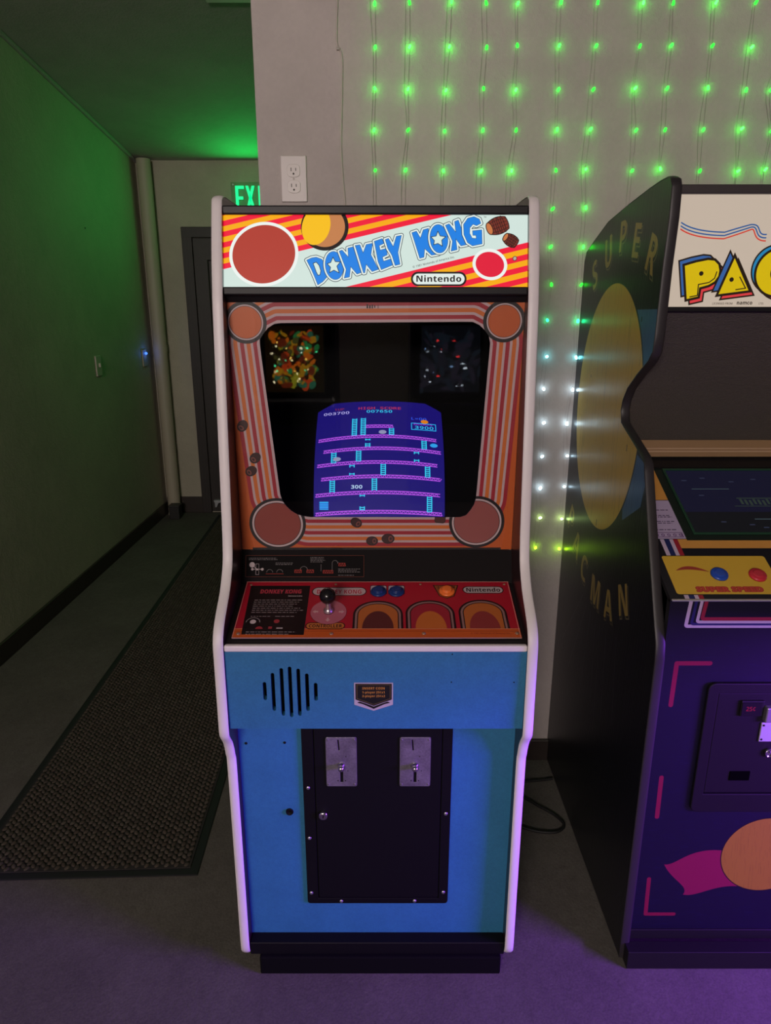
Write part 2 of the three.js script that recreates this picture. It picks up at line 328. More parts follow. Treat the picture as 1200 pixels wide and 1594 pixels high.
    const letter = (path, cut) => {
      g.lineJoin = 'round'; path(); g.strokeStyle = '#14202a'; g.lineWidth = 7.2; g.stroke(); g.strokeStyle = '#eaf7f2'; g.lineWidth = 5.4; g.stroke();
      path(); g.fillStyle = '#1584ea'; g.fill(); g.strokeStyle = '#12395c'; g.lineWidth = 0.5; g.stroke();
      if (cut) { cut(); g.fillStyle = '#dcefe6'; g.fill(); g.strokeStyle = '#14202a'; g.lineWidth = 0.9; g.stroke(); }
    };
    const poly = (f, pts) => () => trace(pts.map(f));
    const oval = (f, c, rx, ry, rot, k) => () => { g.beginPath(); g.ellipse(...f(c), rx / k, ry / k, rot, 0, 7); };
    const a = 6.667, b = 5.714;
    letter(poly(A, [[100, 502], [150, 478], [200, 470], [255, 490], [300, 540], [322, 610], [310, 680], [268, 728], [216, 762], [188, 690], [150, 600]]), poly(A, [[168, 535], [200, 522], [230, 555], [248, 612], [240, 655], [218, 660], [200, 625]]));
    letter(oval(A, [390, 558], 95, 148, -0.12, a), poly(A, [[375, 470], [400, 518], [452, 520], [416, 565], [440, 635], [385, 607], [338, 632], [350, 577], [315, 540], [352, 525]]));
    letter(poly(A, [[440, 408], [470, 395], [536, 470], [530, 376], [592, 360], [680, 628], [626, 648], [560, 570], [548, 678], [492, 690], [512, 600]]));
    letter(poly(A, [[606, 348], [656, 340], [690, 425], [722, 338], [790, 324], [772, 445], [852, 598], [784, 622], [722, 545], [708, 634], [694, 636]]));
    letter(poly(A, [[806, 304], [888, 276], [910, 326], [858, 350], [868, 396], [932, 378], [944, 446], [892, 470], [904, 512], [984, 486], [1002, 552], [880, 602], [845, 515]]));
    letter(poly(A, [[920, 286], [955, 274], [1004, 360], [1036, 252], [1090, 242], [1054, 420], [1076, 545], [1024, 558], [990, 450], [948, 380]]));
    letter(poly(B, [[112, 184], [154, 170], [190, 232], [214, 158], [262, 144], [258, 255], [352, 375], [290, 386], [228, 328], [222, 404], [184, 414]]));
    letter(oval(B, [355, 238], 80, 128, -0.1, b), poly(B, [[345, 170], [366, 213], [416, 220], [380, 250], [386, 305], [346, 280], [308, 292], [315, 255], [284, 222], [330, 214]]));
    letter(poly(B, [[412, 118], [446, 104], [506, 178], [494, 84], [528, 70], [610, 290], [552, 302], [506, 240], [518, 336], [464, 350], [476, 260]]));
    letter(poly(B, [[730, 100], [716, 62], [668, 40], [612, 54], [574, 110], [578, 200], [610, 272], [655, 302], [742, 284], [738, 158], [655, 166], [658, 208], [686, 208], [688, 236], [652, 232], [630, 190], [632, 140], [660, 108], [690, 122]]));
    g.fillStyle = '#333'; g.font = '4.6px sans-serif'; g.save(); g.translate(641.5, 418); g.rotate(-0.242); g.fillText('© 1981 Nintendo of America Inc.', 0, 0); g.restore();
    g.font = '3px sans-serif'; g.fillText('TM', 752, 338.5);
    g.fillStyle = '#100a08'; g.beginPath(); g.roundRect(638.5, 423.5, 87, 22.5, 11); g.fill(); g.fillStyle = '#e9f4ee'; g.beginPath(); g.roundRect(641.5, 426.3, 81, 17, 8.5); g.fill();
    g.fillStyle = '#0c0808'; g.save(); g.translate(645.5, 439.4); g.scale(1.24, 1); g.font = 'bold 13.2px sans-serif'; g.fillText('Nintendo', 0, 0, 58.5); g.restore();
  });
  const m0 = P(1.510, 1.362), m1 = P(1.642, 1.397), bk = blackPaint;
  const litArt = new THREE.MeshStandardMaterial({ color: 0x222222, roughness: 0.3, emissive: 0xffffff, emissiveMap: art, emissiveIntensity: 0.92 });
  part('marquee', board(m0, m1, IW, 0.004), [bk, bk, bk, bk, litArt, bk], cab, 'backlit red striped marquee with blue lettering');
  { // the light that leaves the marquee
    const l = new THREE.RectAreaLight(0xfff1e6, 0.35, IW, 0.13); l.position.set(XC, 1.577, -1.37); l.lookAt(XC, 1.56, 0); l.castShadow = true; scene.add(l);
  }
  // black soffit between marquee and screen bezel
  part('soffit', board(P(1.482, 1.378), P(1.496, 1.366), IW, 0.01), blackPaint, cab);

  // screen bezel: printed sheet with an opening, glass in front
  const BH = 0.511, BY = 0.972, open = [[-0.2306, 0.4319], [-0.2255, 0.447], [-0.2130, 0.462], [-0.1932, 0.4712], [0.0, 0.4724], [0.1894, 0.4736], [0.2105, 0.463], [0.2215, 0.449], [0.2266, 0.4319], [0.2105, 0.1155], [0.2020, 0.092], [0.1833, 0.0729], [0.0, 0.0729], [-0.1453, 0.0729], [-0.175, 0.081], [-0.1935, 0.099], [-0.2034, 0.1225]];
  const bezelMap = canvas(2000, 1756, (g, W, H) => {
    const k = W / IW, X = (u) => (u + IW / 2) * k, Y = (v) => (BH - v) * k;
    g.fillStyle = '#c2591a'; g.fillRect(0, 0, W, H);
    const cols = ['#c0a6a8', '#a01c2c', '#c0a6a8', '#cc6a24', '#c0a6a8', '#a01c2c', '#c0a6a8', '#cc6a24', '#c0a6a8', '#a01c2c'];
    const wide = [0.0056, 0.0076, 0.0052, 0.0078, 0.0052, 0.0078, 0.0052, 0.0078, 0.0052, 0.008];
    let total = wide.reduce((s, v) => s + v, 0);
    for (let i = cols.length - 1; i >= 0; i--) {
      g.beginPath(); open.forEach(([u, v], n) => (n ? g.lineTo(X(u), Y(v)) : g.moveTo(X(u), Y(v)))); g.closePath();
      g.lineJoin = 'round'; g.lineWidth = 2 * total * k; g.strokeStyle = cols[i]; g.stroke(); total -= wide[i];
    }
    const ring = (u, v, r, ry, fill, t) => {
      for (const [q, c] of [[1, '#140b0c'], [1 - t, '#c9b4b6'], [1 - t - 0.065, '#1a0d0e'], [1 - t - 0.085, fill]]) { g.beginPath(); g.ellipse(X(u), Y(v), r * q * k, ry * q * k, 0, 0, 7); g.fillStyle = c; g.fill(); }
    };
    ring(-0.2563, 0.4724, 0.0417, 0.0405, '#c8622a', 0.165); ring(0.2525, 0.4748, 0.0416, 0.0405, '#c05a24', 0.165);
    ring(-0.2118, 0.0571, 0.0605, 0.0575, '#8c3a30', 0.105); ring(0.2139, 0.0615, 0.0592, 0.0575, '#96504c', 0.105);
    const barrel = (u, v, r, rot) => {
      g.save(); g.translate(X(u), Y(v)); g.rotate(rot); g.fillStyle = '#3a1714'; g.strokeStyle = '#120707'; g.lineWidth = 5;
      g.beginPath(); g.ellipse(0, 0, r * 1.15 * k, r * 0.92 * k, 0, 0, 7); g.fill(); g.stroke();
      g.beginPath(); g.ellipse(r * 0.45 * k, 0, r * 0.5 * k, r * 0.68 * k, 0, 0, 7); g.fillStyle = '#7c4038'; g.fill(); g.stroke();
      g.beginPath(); g.ellipse(r * 0.5 * k, 0, r * 0.2 * k, r * 0.28 * k, 0, 0, 7); g.fillStyle = '#2a100e'; g.fill(); g.restore();
    };
    for (const [u, v, r, q] of [[-0.2745, 0.268, 0.0105, 2.2], [-0.252, 0.201, 0.0105, 2.4], [-0.262, 0.173, 0.0105, 2.6], [-0.0435, 0.0605, 0.0105, 0.6], [-0.01, 0.019, 0.0105, 0], [0.0245, 0.024, 0.0115, 0]]) barrel(u, v, r, q);
    // mallet
    g.fillStyle = '#4a1d18'; g.strokeStyle = '#160808'; g.lineWidth = 5; g.save(); g.translate(X(0.136), Y(0.074)); g.rotate(0.08);
    g.beginPath(); g.roundRect(-0.011 * k, -0.014 * k, 0.022 * k, 0.028 * k, 0.005 * k); g.fill(); g.stroke(); g.restore();
    // small dark print at the middle of the top edge
    g.fillStyle = '#1a0c0e'; for (const [u, v, w, h] of [[-0.018, 0.507, 0.003, 0.008], [-0.013, 0.505, 0.003, 0.006], [-0.008, 0.506, 0.0025, 0.007], [-0.003, 0.505, 0.002, 0.005], [0.004, 0.506, 0.001, 0.007]]) g.fillRect(X(u), Y(v), w * k, h * k);
    // black tabs of the lower corners
    g.fillStyle = '#0d0809'; g.fillRect(X(-0.268), H - 0.004 * k, (0.536) * k, 0.006 * k);
  });
  const bshape = new THREE.Shape([[-IW / 2, 0], [IW / 2, 0], [IW / 2, BH], [-IW / 2, BH]].map((p) => new THREE.Vector2(...p)));
  bshape.holes.push(new THREE.Path(new THREE.CatmullRomCurve3([...open].reverse().map(([u, v]) => new THREE.Vector3(u, v, 0)), true, 'catmullrom', 0.12).getSpacedPoints(110).map((p) => new THREE.Vector2(p.x, p.y))));
  const bgeo = planarUV(new THREE.ExtrudeGeometry(bshape, { depth: 0.002, bevelEnabled: false }), (x) => (x + IW / 2) / IW, (x, y) => y / BH).translate(0, BY, z(1.380));
  part('screen_bezel', bgeo, [mat(0xffffff, 0.5, { map: bezelMap }), blackPaint], cab, 'striped orange and red screen surround with four round medallions');
  part('bezel_glass', box(IW, BH, 0.003, 0, BY + BH / 2, z(1.3755)), mat([1, 1, 1], 0.02, { transmission: 1, thickness: 0, ior: 1.5 }), cab);
  // dark well around the picture tube
  const well = [];
  well.push(board(P(1.01, 1.385), P(0.985, 1.50), 0.56, 0.004), board(P(1.475, 1.385), P(1.44, 1.80), 0.56, 0.004));
  for (const s of [-1, 1]) well.push(box(0.004, 0.50, 0.42, s * 0.285, 1.23, z(1.595)));
  well.push(board(P(0.985, 1.475), P(1.44, 1.80), 0.56, 0.006));
  part('monitor_well', mergeGeometries(well), blackRough, cab);
  // picture: platforms and ladders
  const shot = canvas(896, 960, (g, W, H) => {
    g.fillStyle = '#1a1170'; g.fillRect(0, 0, W, H); g.scale(1, 0.945);
    const deckCol = '#b552e6', lad = '#35d2f6';
    const bow = (x) => 26 * ((x - 448) / 448) ** 2;
    const truss = (x0, x1, y) => {
      g.strokeStyle = deckCol; g.lineWidth = 7;
      for (const o of [0, 20]) { g.beginPath(); for (let x = x0; x <= x1; x += 12) g.lineTo(x, y + o + bow(x)); g.stroke(); }
      g.lineWidth = 5; g.beginPath(); for (let x = x0, k = 0; x <= x1; x += 14, k++) g.lineTo(x, y + (k % 2 ? 0 : 20) + bow(x)); g.stroke();
    };
    const ladder = (x, y0, y1) => { y0 += bow(x + 15); y1 += bow(x + 15); g.strokeStyle = lad; g.lineWidth = 7; g.beginPath(); g.moveTo(x, y0); g.lineTo(x, y1); g.moveTo(x + 30, y0); g.lineTo(x + 30, y1); for (let y = y0 + 8; y < y1; y += 15) { g.moveTo(x, y); g.lineTo(x + 30, y); } g.stroke(); };
    [[20, 850, 300], [60, 876, 400], [20, 850, 510], [50, 876, 620], [12, 864, 740], [12, 880, 880]].forEach((t) => truss(...t));
    truss(352, 548, 215);
    ladder(256, 150, 298); ladder(318, 150, 298); ladder(518, 240, 298); ladder(745, 325, 398); ladder(352, 330, 344); ladder(352, 366, 398);
    ladder(118, 424, 508); ladder(290, 424, 508); ladder(690, 424, 444); ladder(690, 486, 508); ladder(246, 534, 556); ladder(246, 598, 618); ladder(460, 534, 618); ladder(764, 534, 618);
    ladder(112, 644, 738); ladder(400, 644, 738); ladder(318, 764, 780); ladder(318, 850, 878); ladder(776, 764, 878);
    const blob = (x, y, c) => { g.beginPath(); g.ellipse(x, y, 27, 17, 0, 0, 7); g.fillStyle = c; g.fill(); };
    blob(470, 275, '#8f93b8'); blob(828, 374, '#2fa4ee'); blob(156, 492, '#8f93b8');
    g.fillStyle = '#2aa6f0'; g.fillRect(40, 818, 62, 60); g.fillStyle = '#1a3fc8'; for (let i = 0; i < 3; i++) g.fillRect(40, 832 + i * 16, 62, 5);
    const word = (s, x, y, px, c, w) => { g.fillStyle = c; g.font = 'bold ' + px + 'px monospace'; g.save(); g.translate(x, y); g.scale(w, 1); g.fillText(s, 0, 0); g.restore(); };
    word('1UP', 118, 72, 28, '#8a2a4e', 1.5); word('003700', 42, 108, 32, '#b9b4ee', 1.65);
    word('HIGH SCORE', 292, 74, 30, '#c0304e', 1.75); word('007650', 352, 104, 32, '#35d4f4', 1.65);
    word('L=00', 672, 160, 30, '#2f5bf0', 1.6); word('BONUS', 690, 205, 24, '#9a3ad8', 1.9);
    g.strokeStyle = '#28b6f2'; g.lineWidth = 6; g.strokeRect(676, 190, 172, 56); word('3900', 696, 238, 34, '#35c4f6', 1.7); word('300', 254, 722, 36, '#c8e8ff', 1.25);
    blob(770, 172, '#e0801a');
  });
  const tube_ = new THREE.PlaneGeometry(0.305, 0.335, 24, 24), tp = tube_.attributes.position;
  for (let i = 0; i < tp.count; i++) { const x = tp.getX(i) / 0.1525, y = tp.getY(i) / 0.1675; tp.setZ(i, -0.010 * (x * x) - 0.014 * y * y); tp.setX(i, tp.getX(i) * (1 - 0.022 * y * y)); tp.setY(i, tp.getY(i) * (1 - 0.04 * x * x)); }
  tube_.computeVertexNormals();
  const crt = new THREE.MeshStandardMaterial({ color: 0x050508, roughness: 0.5, emissive: 0xffffff, emissiveMap: shot, emissiveIntensity: 1.0 });
  const sc = part('monitor_screen', tube_, crt, cab, 'glowing blue video screen with purple platforms');
  sc.applyMatrix4(new THREE.Matrix4().makeTranslation(0.0045, 1.132, z(1.548)).multiply(new THREE.Matrix4().makeRotationX(-0.66)));
  { const l = new THREE.RectAreaLight(0x3320ff, 0.12, 0.26, 0.26); l.position.set(XC, 1.155, -1.515); l.lookAt(XC, 1.155 + 0.61, -1.515 + 0.79); l.castShadow = true; scene.add(l); }

  // black board with the how-to card
  part('card_board', board(P(0.9045, 1.3515), P(0.9735, 1.3785), IW, 0.01), mat([0.008, 0.006, 0.0065], 0.75, { specularIntensity: 0.25 }), cab);
  const cardMap = canvas(1024, 190, (g, W, H) => {
    g.fillStyle = '#0d090a'; g.fillRect(0, 0, W, H); g.strokeStyle = '#7a4034'; g.lineWidth = 3; g.strokeRect(3, 3, W - 6, H - 6);
    const scrib = (x, y, w, n) => { g.fillStyle = '#8d8688'; for (let i = 0; i < n; i++) { let q = x; const e = x + w * (0.8 + 0.2 * rnd()); while (q < e) { const l = 5 + rnd() * 20; g.fillRect(q, y + i * 13, Math.min(l, e - q), 4); q += l + 5; } } };
    scrib(30, 24, 260, 2); scrib(260, 66, 170, 2); scrib(560, 18, 130, 4); scrib(800, 118, 190, 3); scrib(800, 172, 170, 1);
    g.fillStyle = '#b8a8aa'; for (const [x, y, r] of [[58, 84, 24], [60, 122, 11], [146, 122, 12], [102, 124, 9]]) { g.beginPath(); g.arc(x, y, r, 0, 7); g.fill(); }
    g.strokeStyle = '#b8a8aa'; g.lineWidth = 5; g.beginPath(); g.moveTo(58, 84); g.lineTo(102, 124); g.moveTo(60, 122); g.lineTo(146, 122); g.stroke(); g.lineWidth = 3; g.strokeRect(90, 76, 26, 92);
    g.strokeStyle = '#8d8688'; for (const [x, r] of [[210, 26], [296, 26], [504, 32]]) { g.beginPath(); g.arc(x, 150 - (r > 30 ? 20 : 0), r, Math.PI, 0); g.stroke(); }
    g.beginPath(); g.moveTo(748, 140); g.lineTo(748, 76); g.arc(772, 70, 24, Math.PI, 0); g.lineTo(800, 60); g.stroke(); g.beginPath(); g.moveTo(652, 78); g.lineTo(652, 140); g.stroke();
    g.strokeStyle = '#9c3a34'; g.lineWidth = 4; g.beginPath(); g.moveTo(176, 162); g.lineTo(330, 162); g.stroke();
    for (const [x, y, w] of [[425, 128, 58], [530, 128, 58], [670, 132, 86], [805, 70, 54]]) { g.strokeRect(x, y, w, 24); for (let q = x; q < x + w - 10; q += 20) { g.beginPath(); g.moveTo(q, y + 24); g.lineTo(q + 10, y); g.lineTo(q + 20, y + 24); g.stroke(); } }
  });
  { const p0 = P(0.9165, 1.3555), p1 = P(0.9605, 1.3727), L = span(p0, p1); part('how_to_card', box(0.256, L, 0.0006, 0, L / 2, 0.0006).applyMatrix4(boardMatrix(p0, p1, -0.155)), [bk, bk, bk, bk, mat(0xffffff, 0.75, { map: cardMap, specularIntensity: 0.25 }), bk], cab, 'black instruction card with tiny red and white drawings'); }

  // control panel
  const c0 = P(0.8585, 1.185), c1 = P(0.9065, 1.3525), CL = span(c0, c1), CW = 0.562;
  part('panel_board', board(P(0.8505, 1.1725), P(0.9035, 1.3535), IW, 0.02), blackPaint, cab);
  const panelMap = canvas(2000, 620, (g, W, H) => {
    const k = W / CW, X = (u) => (u + CW / 2) * k, Y = (v) => H - v * k * (H / (CL * k));
    g.fillStyle = '#a81228'; g.fillRect(0, 0, W, H);
    g.fillStyle = '#c4551c'; g.fillRect(0, Y(0.0235), W, H); g.fillStyle = '#d9895c'; g.fillRect(0, Y(0.0258), W, 6); g.fillStyle = '#8f3512'; g.fillRect(0, Y(0.019), W, 4);
    const pill = (u0, v0, u1, v1, edgeCol, fill) => { const x = X(u0), y = Y(v1), w = X(u1) - x, h = Y(v0) - y; g.fillStyle = edgeCol; g.beginPath(); g.roundRect(x, y, w, h, h / 2); g.fill(); g.fillStyle = fill; g.beginPath(); g.roundRect(x + 7, y + 7, w - 14, h - 14, h / 2 - 7); g.fill(); };
    const word = (s, u, v, px, c, w, font = 'bold', out) => { g.save(); g.translate(X(u), Y(v)); g.font = font + ' ' + px + 'px sans-serif'; g.textAlign = 'center'; const m = g.measureText(s).width; g.scale(w * k / m, 1); if (out) { g.lineJoin = 'round'; g.lineWidth = 10; g.strokeStyle = out; g.strokeText(s, 0, 0); } g.fillStyle = c; g.fillText(s, 0, 0); g.restore(); };
    // instruction card
    g.fillStyle = '#120a0c'; g.beginPath(); const q = [[-0.2700, 0.1598], [-0.1433, 0.1598], [-0.1421, 0.0073], [-0.2640, 0.0088]]; q.forEach(([u, v], i) => (i ? g.lineTo(X(u), Y(v)) : g.moveTo(X(u), Y(v)))); g.fill();
    word('DONKEY KONG', -0.2035, 0.1345, 62, '#b83a48', 0.088, 'bold', '#5a1620'); word('Nintendo', -0.172, 0.1235, 22, '#b9a9ab', 0.03);
    const scrib = (u, v, w, n, dv) => { g.fillStyle = '#9b8f8f'; for (let i = 0; i < n; i++) { let x = X(u); const e = X(u + w * (0.75 + 0.25 * rnd())); while (x < e) { const l = 8 + rnd() * 30; g.fillRect(x, Y(v - i * dv), Math.min(l, e - x), 6); x += l + 8; } } };
    scrib(-0.255, 0.1135, 0.105, 7, 0.0065); scrib(-0.254, 0.0625, 0.045, 1, 0.006); scrib(-0.205, 0.0625, 0.045, 1, 0.006); scrib(-0.256, 0.0165, 0.105, 2, 0.006);
    g.fillStyle = '#c9b9ba'; g.beginPath(); g.arc(X(-0.247), Y(0.0455), 22, 0, 7); g.fill(); g.strokeStyle = '#9b8f8f'; g.lineWidth = 5; g.beginPath(); g.arc(X(-0.247), Y(0.044), 48, Math.PI, 0); g.stroke();
    g.fillStyle = '#a03038'; g.beginPath(); g.arc(X(-0.2), Y(0.047), 20, 0, 7); g.fill(); g.beginPath(); g.arc(X(-0.232), Y(0.0245), 26, Math.PI, 0); g.fill(); g.fillRect(X(-0.214), Y(0.0315), 26, 24); g.fillStyle = '#c9b9ba'; g.fillRect(X(-0.198), Y(0.0285), 44, 12);
    // pills
    pill(-0.1382, 0.1268, -0.0229, 0.1551, '#2a0c12', '#b9a0a2'); word('DONKEY KONG', -0.0806, 0.1335, 66, '#a81c34', 0.096, 'bold', '#caa9ac');
    pill(0.1801, 0.134, 0.267, 0.158, '#2a1414', '#b2a2a3'); word('Nintendo', 0.2235, 0.1402, 60, '#170c0e', 0.074);
    pill(-0.1414, 0.0237, -0.0627, 0.0436, '#2a0c0c', '#bb6a30'); word('CONTROLLER', -0.102, 0.0287, 46, '#2a0d0c', 0.066);
    // button grounds
    for (const u of [0.0022, 0.04]) { g.fillStyle = '#2a1020'; g.beginPath(); g.roundRect(X(u - 0.0178), Y(0.1615), 0.0356 * k, 110, 16); g.fill(); g.fillStyle = '#b7a4b0'; g.beginPath(); g.roundRect(X(u - 0.0165), Y(0.160), 0.033 * k, 100, 14); g.fill(); }
    g.fillStyle = '#1c0c0c'; g.beginPath(); [[0.1180, 0.162], [0.1725, 0.162], [0.1615, 0.125], [0.1455, 0.117], [0.1295, 0.125]].forEach(([u, v], i) => (i ? g.lineTo(X(u), Y(v)) : g.moveTo(X(u), Y(v)))); g.fill();
    g.fillStyle = '#8c4a24'; g.beginPath(); [[0.1205, 0.1605], [0.17, 0.1605], [0.1600, 0.126], [0.1455, 0.119], [0.131, 0.126]].forEach(([u, v], i) => (i ? g.lineTo(X(u), Y(v)) : g.moveTo(X(u), Y(v)))); g.fill();
    word('1', 0.1295, 0.149, 44, '#1c0c0c', 0.0035); word('P', 0.1625, 0.149, 44, '#1c0c0c', 0.006);
    // three arched frames
    const arch = (u0, u1, top, fills) => {
      const c = (u0 + u1) / 2, r = (u1 - u0) / 2;
      for (const [s, col] of [[0, '#22090e'], [0.0042, '#8f6a66'], [0.0085, '#1f0a0c'], [0.0105, fills[0]]]) {
        g.beginPath(); g.moveTo(X(u0 + s), Y(0.0258)); g.lineTo(X(u0 + s), Y(top - r * 0.85)); g.ellipse(X(c), Y(top - r * 0.85), (r - s) * k, Y(0) - Y(r * 0.85 - s), 0, Math.PI, 0); g.lineTo(X(u1 - s), Y(0.0258)); g.closePath(); g.fillStyle = col; g.fill();
      }
      g.beginPath(); g.ellipse(X(c), Y(0.0258), r * 0.62 * k, Y(0) - Y(0.052), 0, Math.PI, 0); g.closePath(); g.fillStyle = fills[1]; g.fill();
    };
    arch(-0.0484, 0.0522, 0.1101, ['#b5602a', '#5b2624']); arch(0.0575, 0.157, 0.1119, ['#9c1f30', '#c06428']); arch(0.165, 0.2625, 0.1136, ['#b5602a', '#8a3030']);
    word('© 1981 Nintendo of America Inc.', 0.222, 0.0095, 24, '#7a1f14', 0.078, '');
    for (const u of [-0.2805, 0.2785]) { g.fillStyle = '#d08a80'; g.fillRect(X(u), 0, 5, H); } g.fillRect(0, 0, W, 7);
  });
  const pm = mat(0xffffff, 0.38, { map: panelMap });
  const edgeMetal = mat([0.35, 0.2, 0.19], 0.4);
  const panelM = boardMatrix(c0, c1, 0.002);
  const panel = part('control_panel', box(CW, CL, 0.003, 0, CL / 2, -0.0005).applyMatrix4(panelM), [edgeMetal, edgeMetal, edgeMetal, edgeMetal, pm, edgeMetal], cab, 'red control panel with printed badges and an orange lower edge');
  const onPanel = (g, u, v, up = 0.001) => g.rotateX(Math.PI / 2).translate(u, v, up).applyMatrix4(panelM);
  part('joystick_disc', onPanel(lathe([[0, 0.0012], [0.036, 0.0012], [0.037, 0], [0, 0]], 48), -0.0985, 0.0745), mat([0.45, 0.12, 0.16], 0.25, {}), panel, 'round translucent pink dust washer');
  for (const [dx, dv, rot] of [[0.026, 0, 0], [-0.026, 0, Math.PI], [0, -0.024, -Math.PI / 2]]) {
    const s = new THREE.Shape([[-0.005, -0.002], [0.0005, -0.002], [0.0005, -0.0048], [0.006, 0], [0.0005, 0.0048], [0.0005, 0.002], [-0.005, 0.002]].map((p) => new THREE.Vector2(...p)));
    part('arrow', new THREE.ExtrudeGeometry(s, { depth: 0.0005, bevelEnabled: false }).rotateZ(rot).translate(-0.0985 + dx, 0.0745 + dv, 0.0022).applyMatrix4(panelM), mat([0.55, 0.28, 0.3], 0.4), panel);
  }
  part('joystick_shaft', onPanel(lathe([[0, 0], [0.010, 0], [0.0105, 0.005], [0.007, 0.009], [0.0055, 0.011], [0.005, 0.03], [0, 0.03]], 24), -0.0985, 0.0745, 0.002), mat([0.5, 0.42, 0.42], 0.3, { metalness: 0.8 }), panel, 'short metal joystick shaft');
  part('joystick_ball', onPanel(new THREE.SphereGeometry(0.0165, 32, 24).translate(0, 0.042, 0), -0.0985, 0.0745), mat([0.008, 0.007, 0.008], 0.18), panel, 'black ball top');
  const buttonGeo = (r) => lathe([[0, 0.010], [r * 0.55, 0.0098], [r * 0.62, 0.0085], [r * 0.66, 0.0052], [r * 0.72, 0.0048], [r * 0.96, 0.0038], [r, 0.0015], [r, 0], [0, 0]], 36);
  const blueBtn = mat([0.008, 0.03, 0.14], 0.28), orangeBtn = mat([0.85, 0.17, 0.03], 0.3);
  for (const u of [0.0022, 0.04]) part('button', onPanel(buttonGeo(0.0165), u, 0.1385), blueBtn, panel, 'dark blue push button');
  part('button', onPanel(buttonGeo(0.0165), 0.1465, 0.140), orangeBtn, panel, 'orange push button');
  const bolt = mat([0.42, 0.25, 0.16], 0.35, { metalness: 0.5 });
  for (const [u, v, r] of [[-0.2701, 0.0104, 0.0042], [-0.0887, 0.0104, 0.0042], [0.0918, 0.0111, 0.0042], [0.2736, 0.0117, 0.0042], [-0.2702, 0.1626, 0.003], [-0.0892, 0.1645, 0.003], [0.0919, 0.1645, 0.003], [0.2710, 0.1645, 0.003]]) part('bolt', onPanel(screwGeo(r), u, v), bolt, panel);

  // upper front: edge strip, apron with speaker slots
  part('apron_edge', rbox(0.583, 0.0135, 0.02, 0.004, 0, 0.8442, z(1.1755)), whiteEdge, cab, 'white strip along the top of the blue front');
  const apron = new THREE.Shape([[-IW / 2, 0.668], [IW / 2, 0.668], [IW / 2, 0.8375], [-IW / 2, 0.8375]].map((p) => new THREE.Vector2(...p)));
  for (const [u, lo, hi] of [[-0.217, 0.7325, 0.7722], [-0.2005, 0.7083, 0.7922], [-0.183, 0.6974, 0.8027], [-0.1667, 0.6941, 0.8058], [-0.1503, 0.6974, 0.8015], [-0.1339, 0.7083, 0.7909], [-0.1174, 0.7313, 0.7704]]) {
    const r = 0.0036, h = new THREE.Path(); h.moveTo(u - r, lo + r); h.lineTo(u - r, hi - r); h.absarc(u, hi - r, r, Math.PI, 0, true); h.lineTo(u + r, lo + r); h.absarc(u, lo + r, r, 0, Math.PI, true); apron.holes.push(h);
  }
  const apronBoard = part('apron', new THREE.ExtrudeGeometry(apron, { depth: 0.016, bevelEnabled: false, curveSegments: 8 }).translate(0, 0, z(1.184)), bluePaint, cab, 'light blue upper front board with seven speaker slots');
  part('speaker_cloth', box(0.15, 0.14, 0.004, -0.167, 0.75, z(1.192)), blackRough, cab);
  part('apron_floor', board(P(0.6685, 1.186), P(0.6685, 1.2295), IW, 0.01), bluePaint, cab);
  for (const [u, y] of [[0.1474, 0.7722], [0.2693, 0.7718], [0.1476, 0.8325]]) part('nail', facing(screwGeo(0.0014), u, y, z(1.168)), blackMetal, apronBoard);
  const stick = canvas(512, 420, (g, W, H) => {
    g.fillStyle = '#b9aeb4'; g.fillRect(0, 0, W, H); g.fillStyle = '#0d0a0c';
    g.beginPath(); g.moveTo(16, 14); g.lineTo(496, 14); g.lineTo(496, 250); g.lineTo(256, 350); g.lineTo(16, 250); g.fill();
    g.strokeStyle = '#6d5a30'; g.lineWidth = 6; g.beginPath(); g.moveTo(38, 30); g.lineTo(474, 30); g.lineTo(474, 236); g.lineTo(256, 326); g.lineTo(38, 236); g.closePath(); g.stroke();
    g.fillStyle = '#0d0a0c'; g.beginPath(); g.moveTo(40, 300); g.quadraticCurveTo(60, 270, 130, 290); g.lineTo(256, 345); g.lineTo(382, 290); g.quadraticCurveTo(450, 270, 472, 300); g.lineTo(400, 320); g.lineTo(256, 392); g.lineTo(112, 320); g.fill();
    g.strokeStyle = '#b9aeb4'; g.lineWidth = 7; g.beginPath(); g.moveTo(16, 256); g.lineTo(150, 306); g.lineTo(256, 352); g.lineTo(362, 306); g.lineTo(496, 256); g.stroke();
    g.fillStyle = '#c48a34'; g.textAlign = 'center'; g.font = 'bold 48px sans-serif'; g.fillText('INSERT COIN', 256, 100, 310); g.font = 'bold 44px sans-serif'; g.fillText('1-player 25¢x1', 256, 158, 350); g.fillText('2-player 25¢x2', 256, 214, 350);
  });
  const ss = new THREE.Shape([[-0.038, 0.062], [-0.038, 0.0135], [0, 0], [0.038, 0.0135], [0.038, 0.062]].map((p) => new THREE.Vector2(...p)));
  part('coin_sticker', planarUV(new THREE.ExtrudeGeometry(ss, { depth: 0.0005, bevelEnabled: false }), (x) => (x + 0.038) / 0.076, (x, y) => y / 0.062).translate(-0.0043, 0.709, z(1.168)), mat(0xffffff, 0.5, { map: stick }), apronBoard, 'black and white coin instruction sticker');

  // lower front and coin door
  const lower = part('lower_front', box(IW, 0.62, 0.016, 0, 0.36, z(1.2375)), bluePaint, cab, 'light blue lower front board');
  part('lock_hole', facing(lathe([[0, 0.001], [0.004, 0.001], [0.0072, 0.004], [0.0082, 0.002], [0.0085, 0], [0, 0]], 20), -0.19, 0.4185, z(1.2295)), blackMetal, lower, 'black empty lock bore');
  for (const [u, y] of [[-0.2752, 0.5909], [-0.1938, 0.5925]]) part('plug', facing(screwGeo(0.0032), u, y, z(1.2295)), blackMetal, lower);
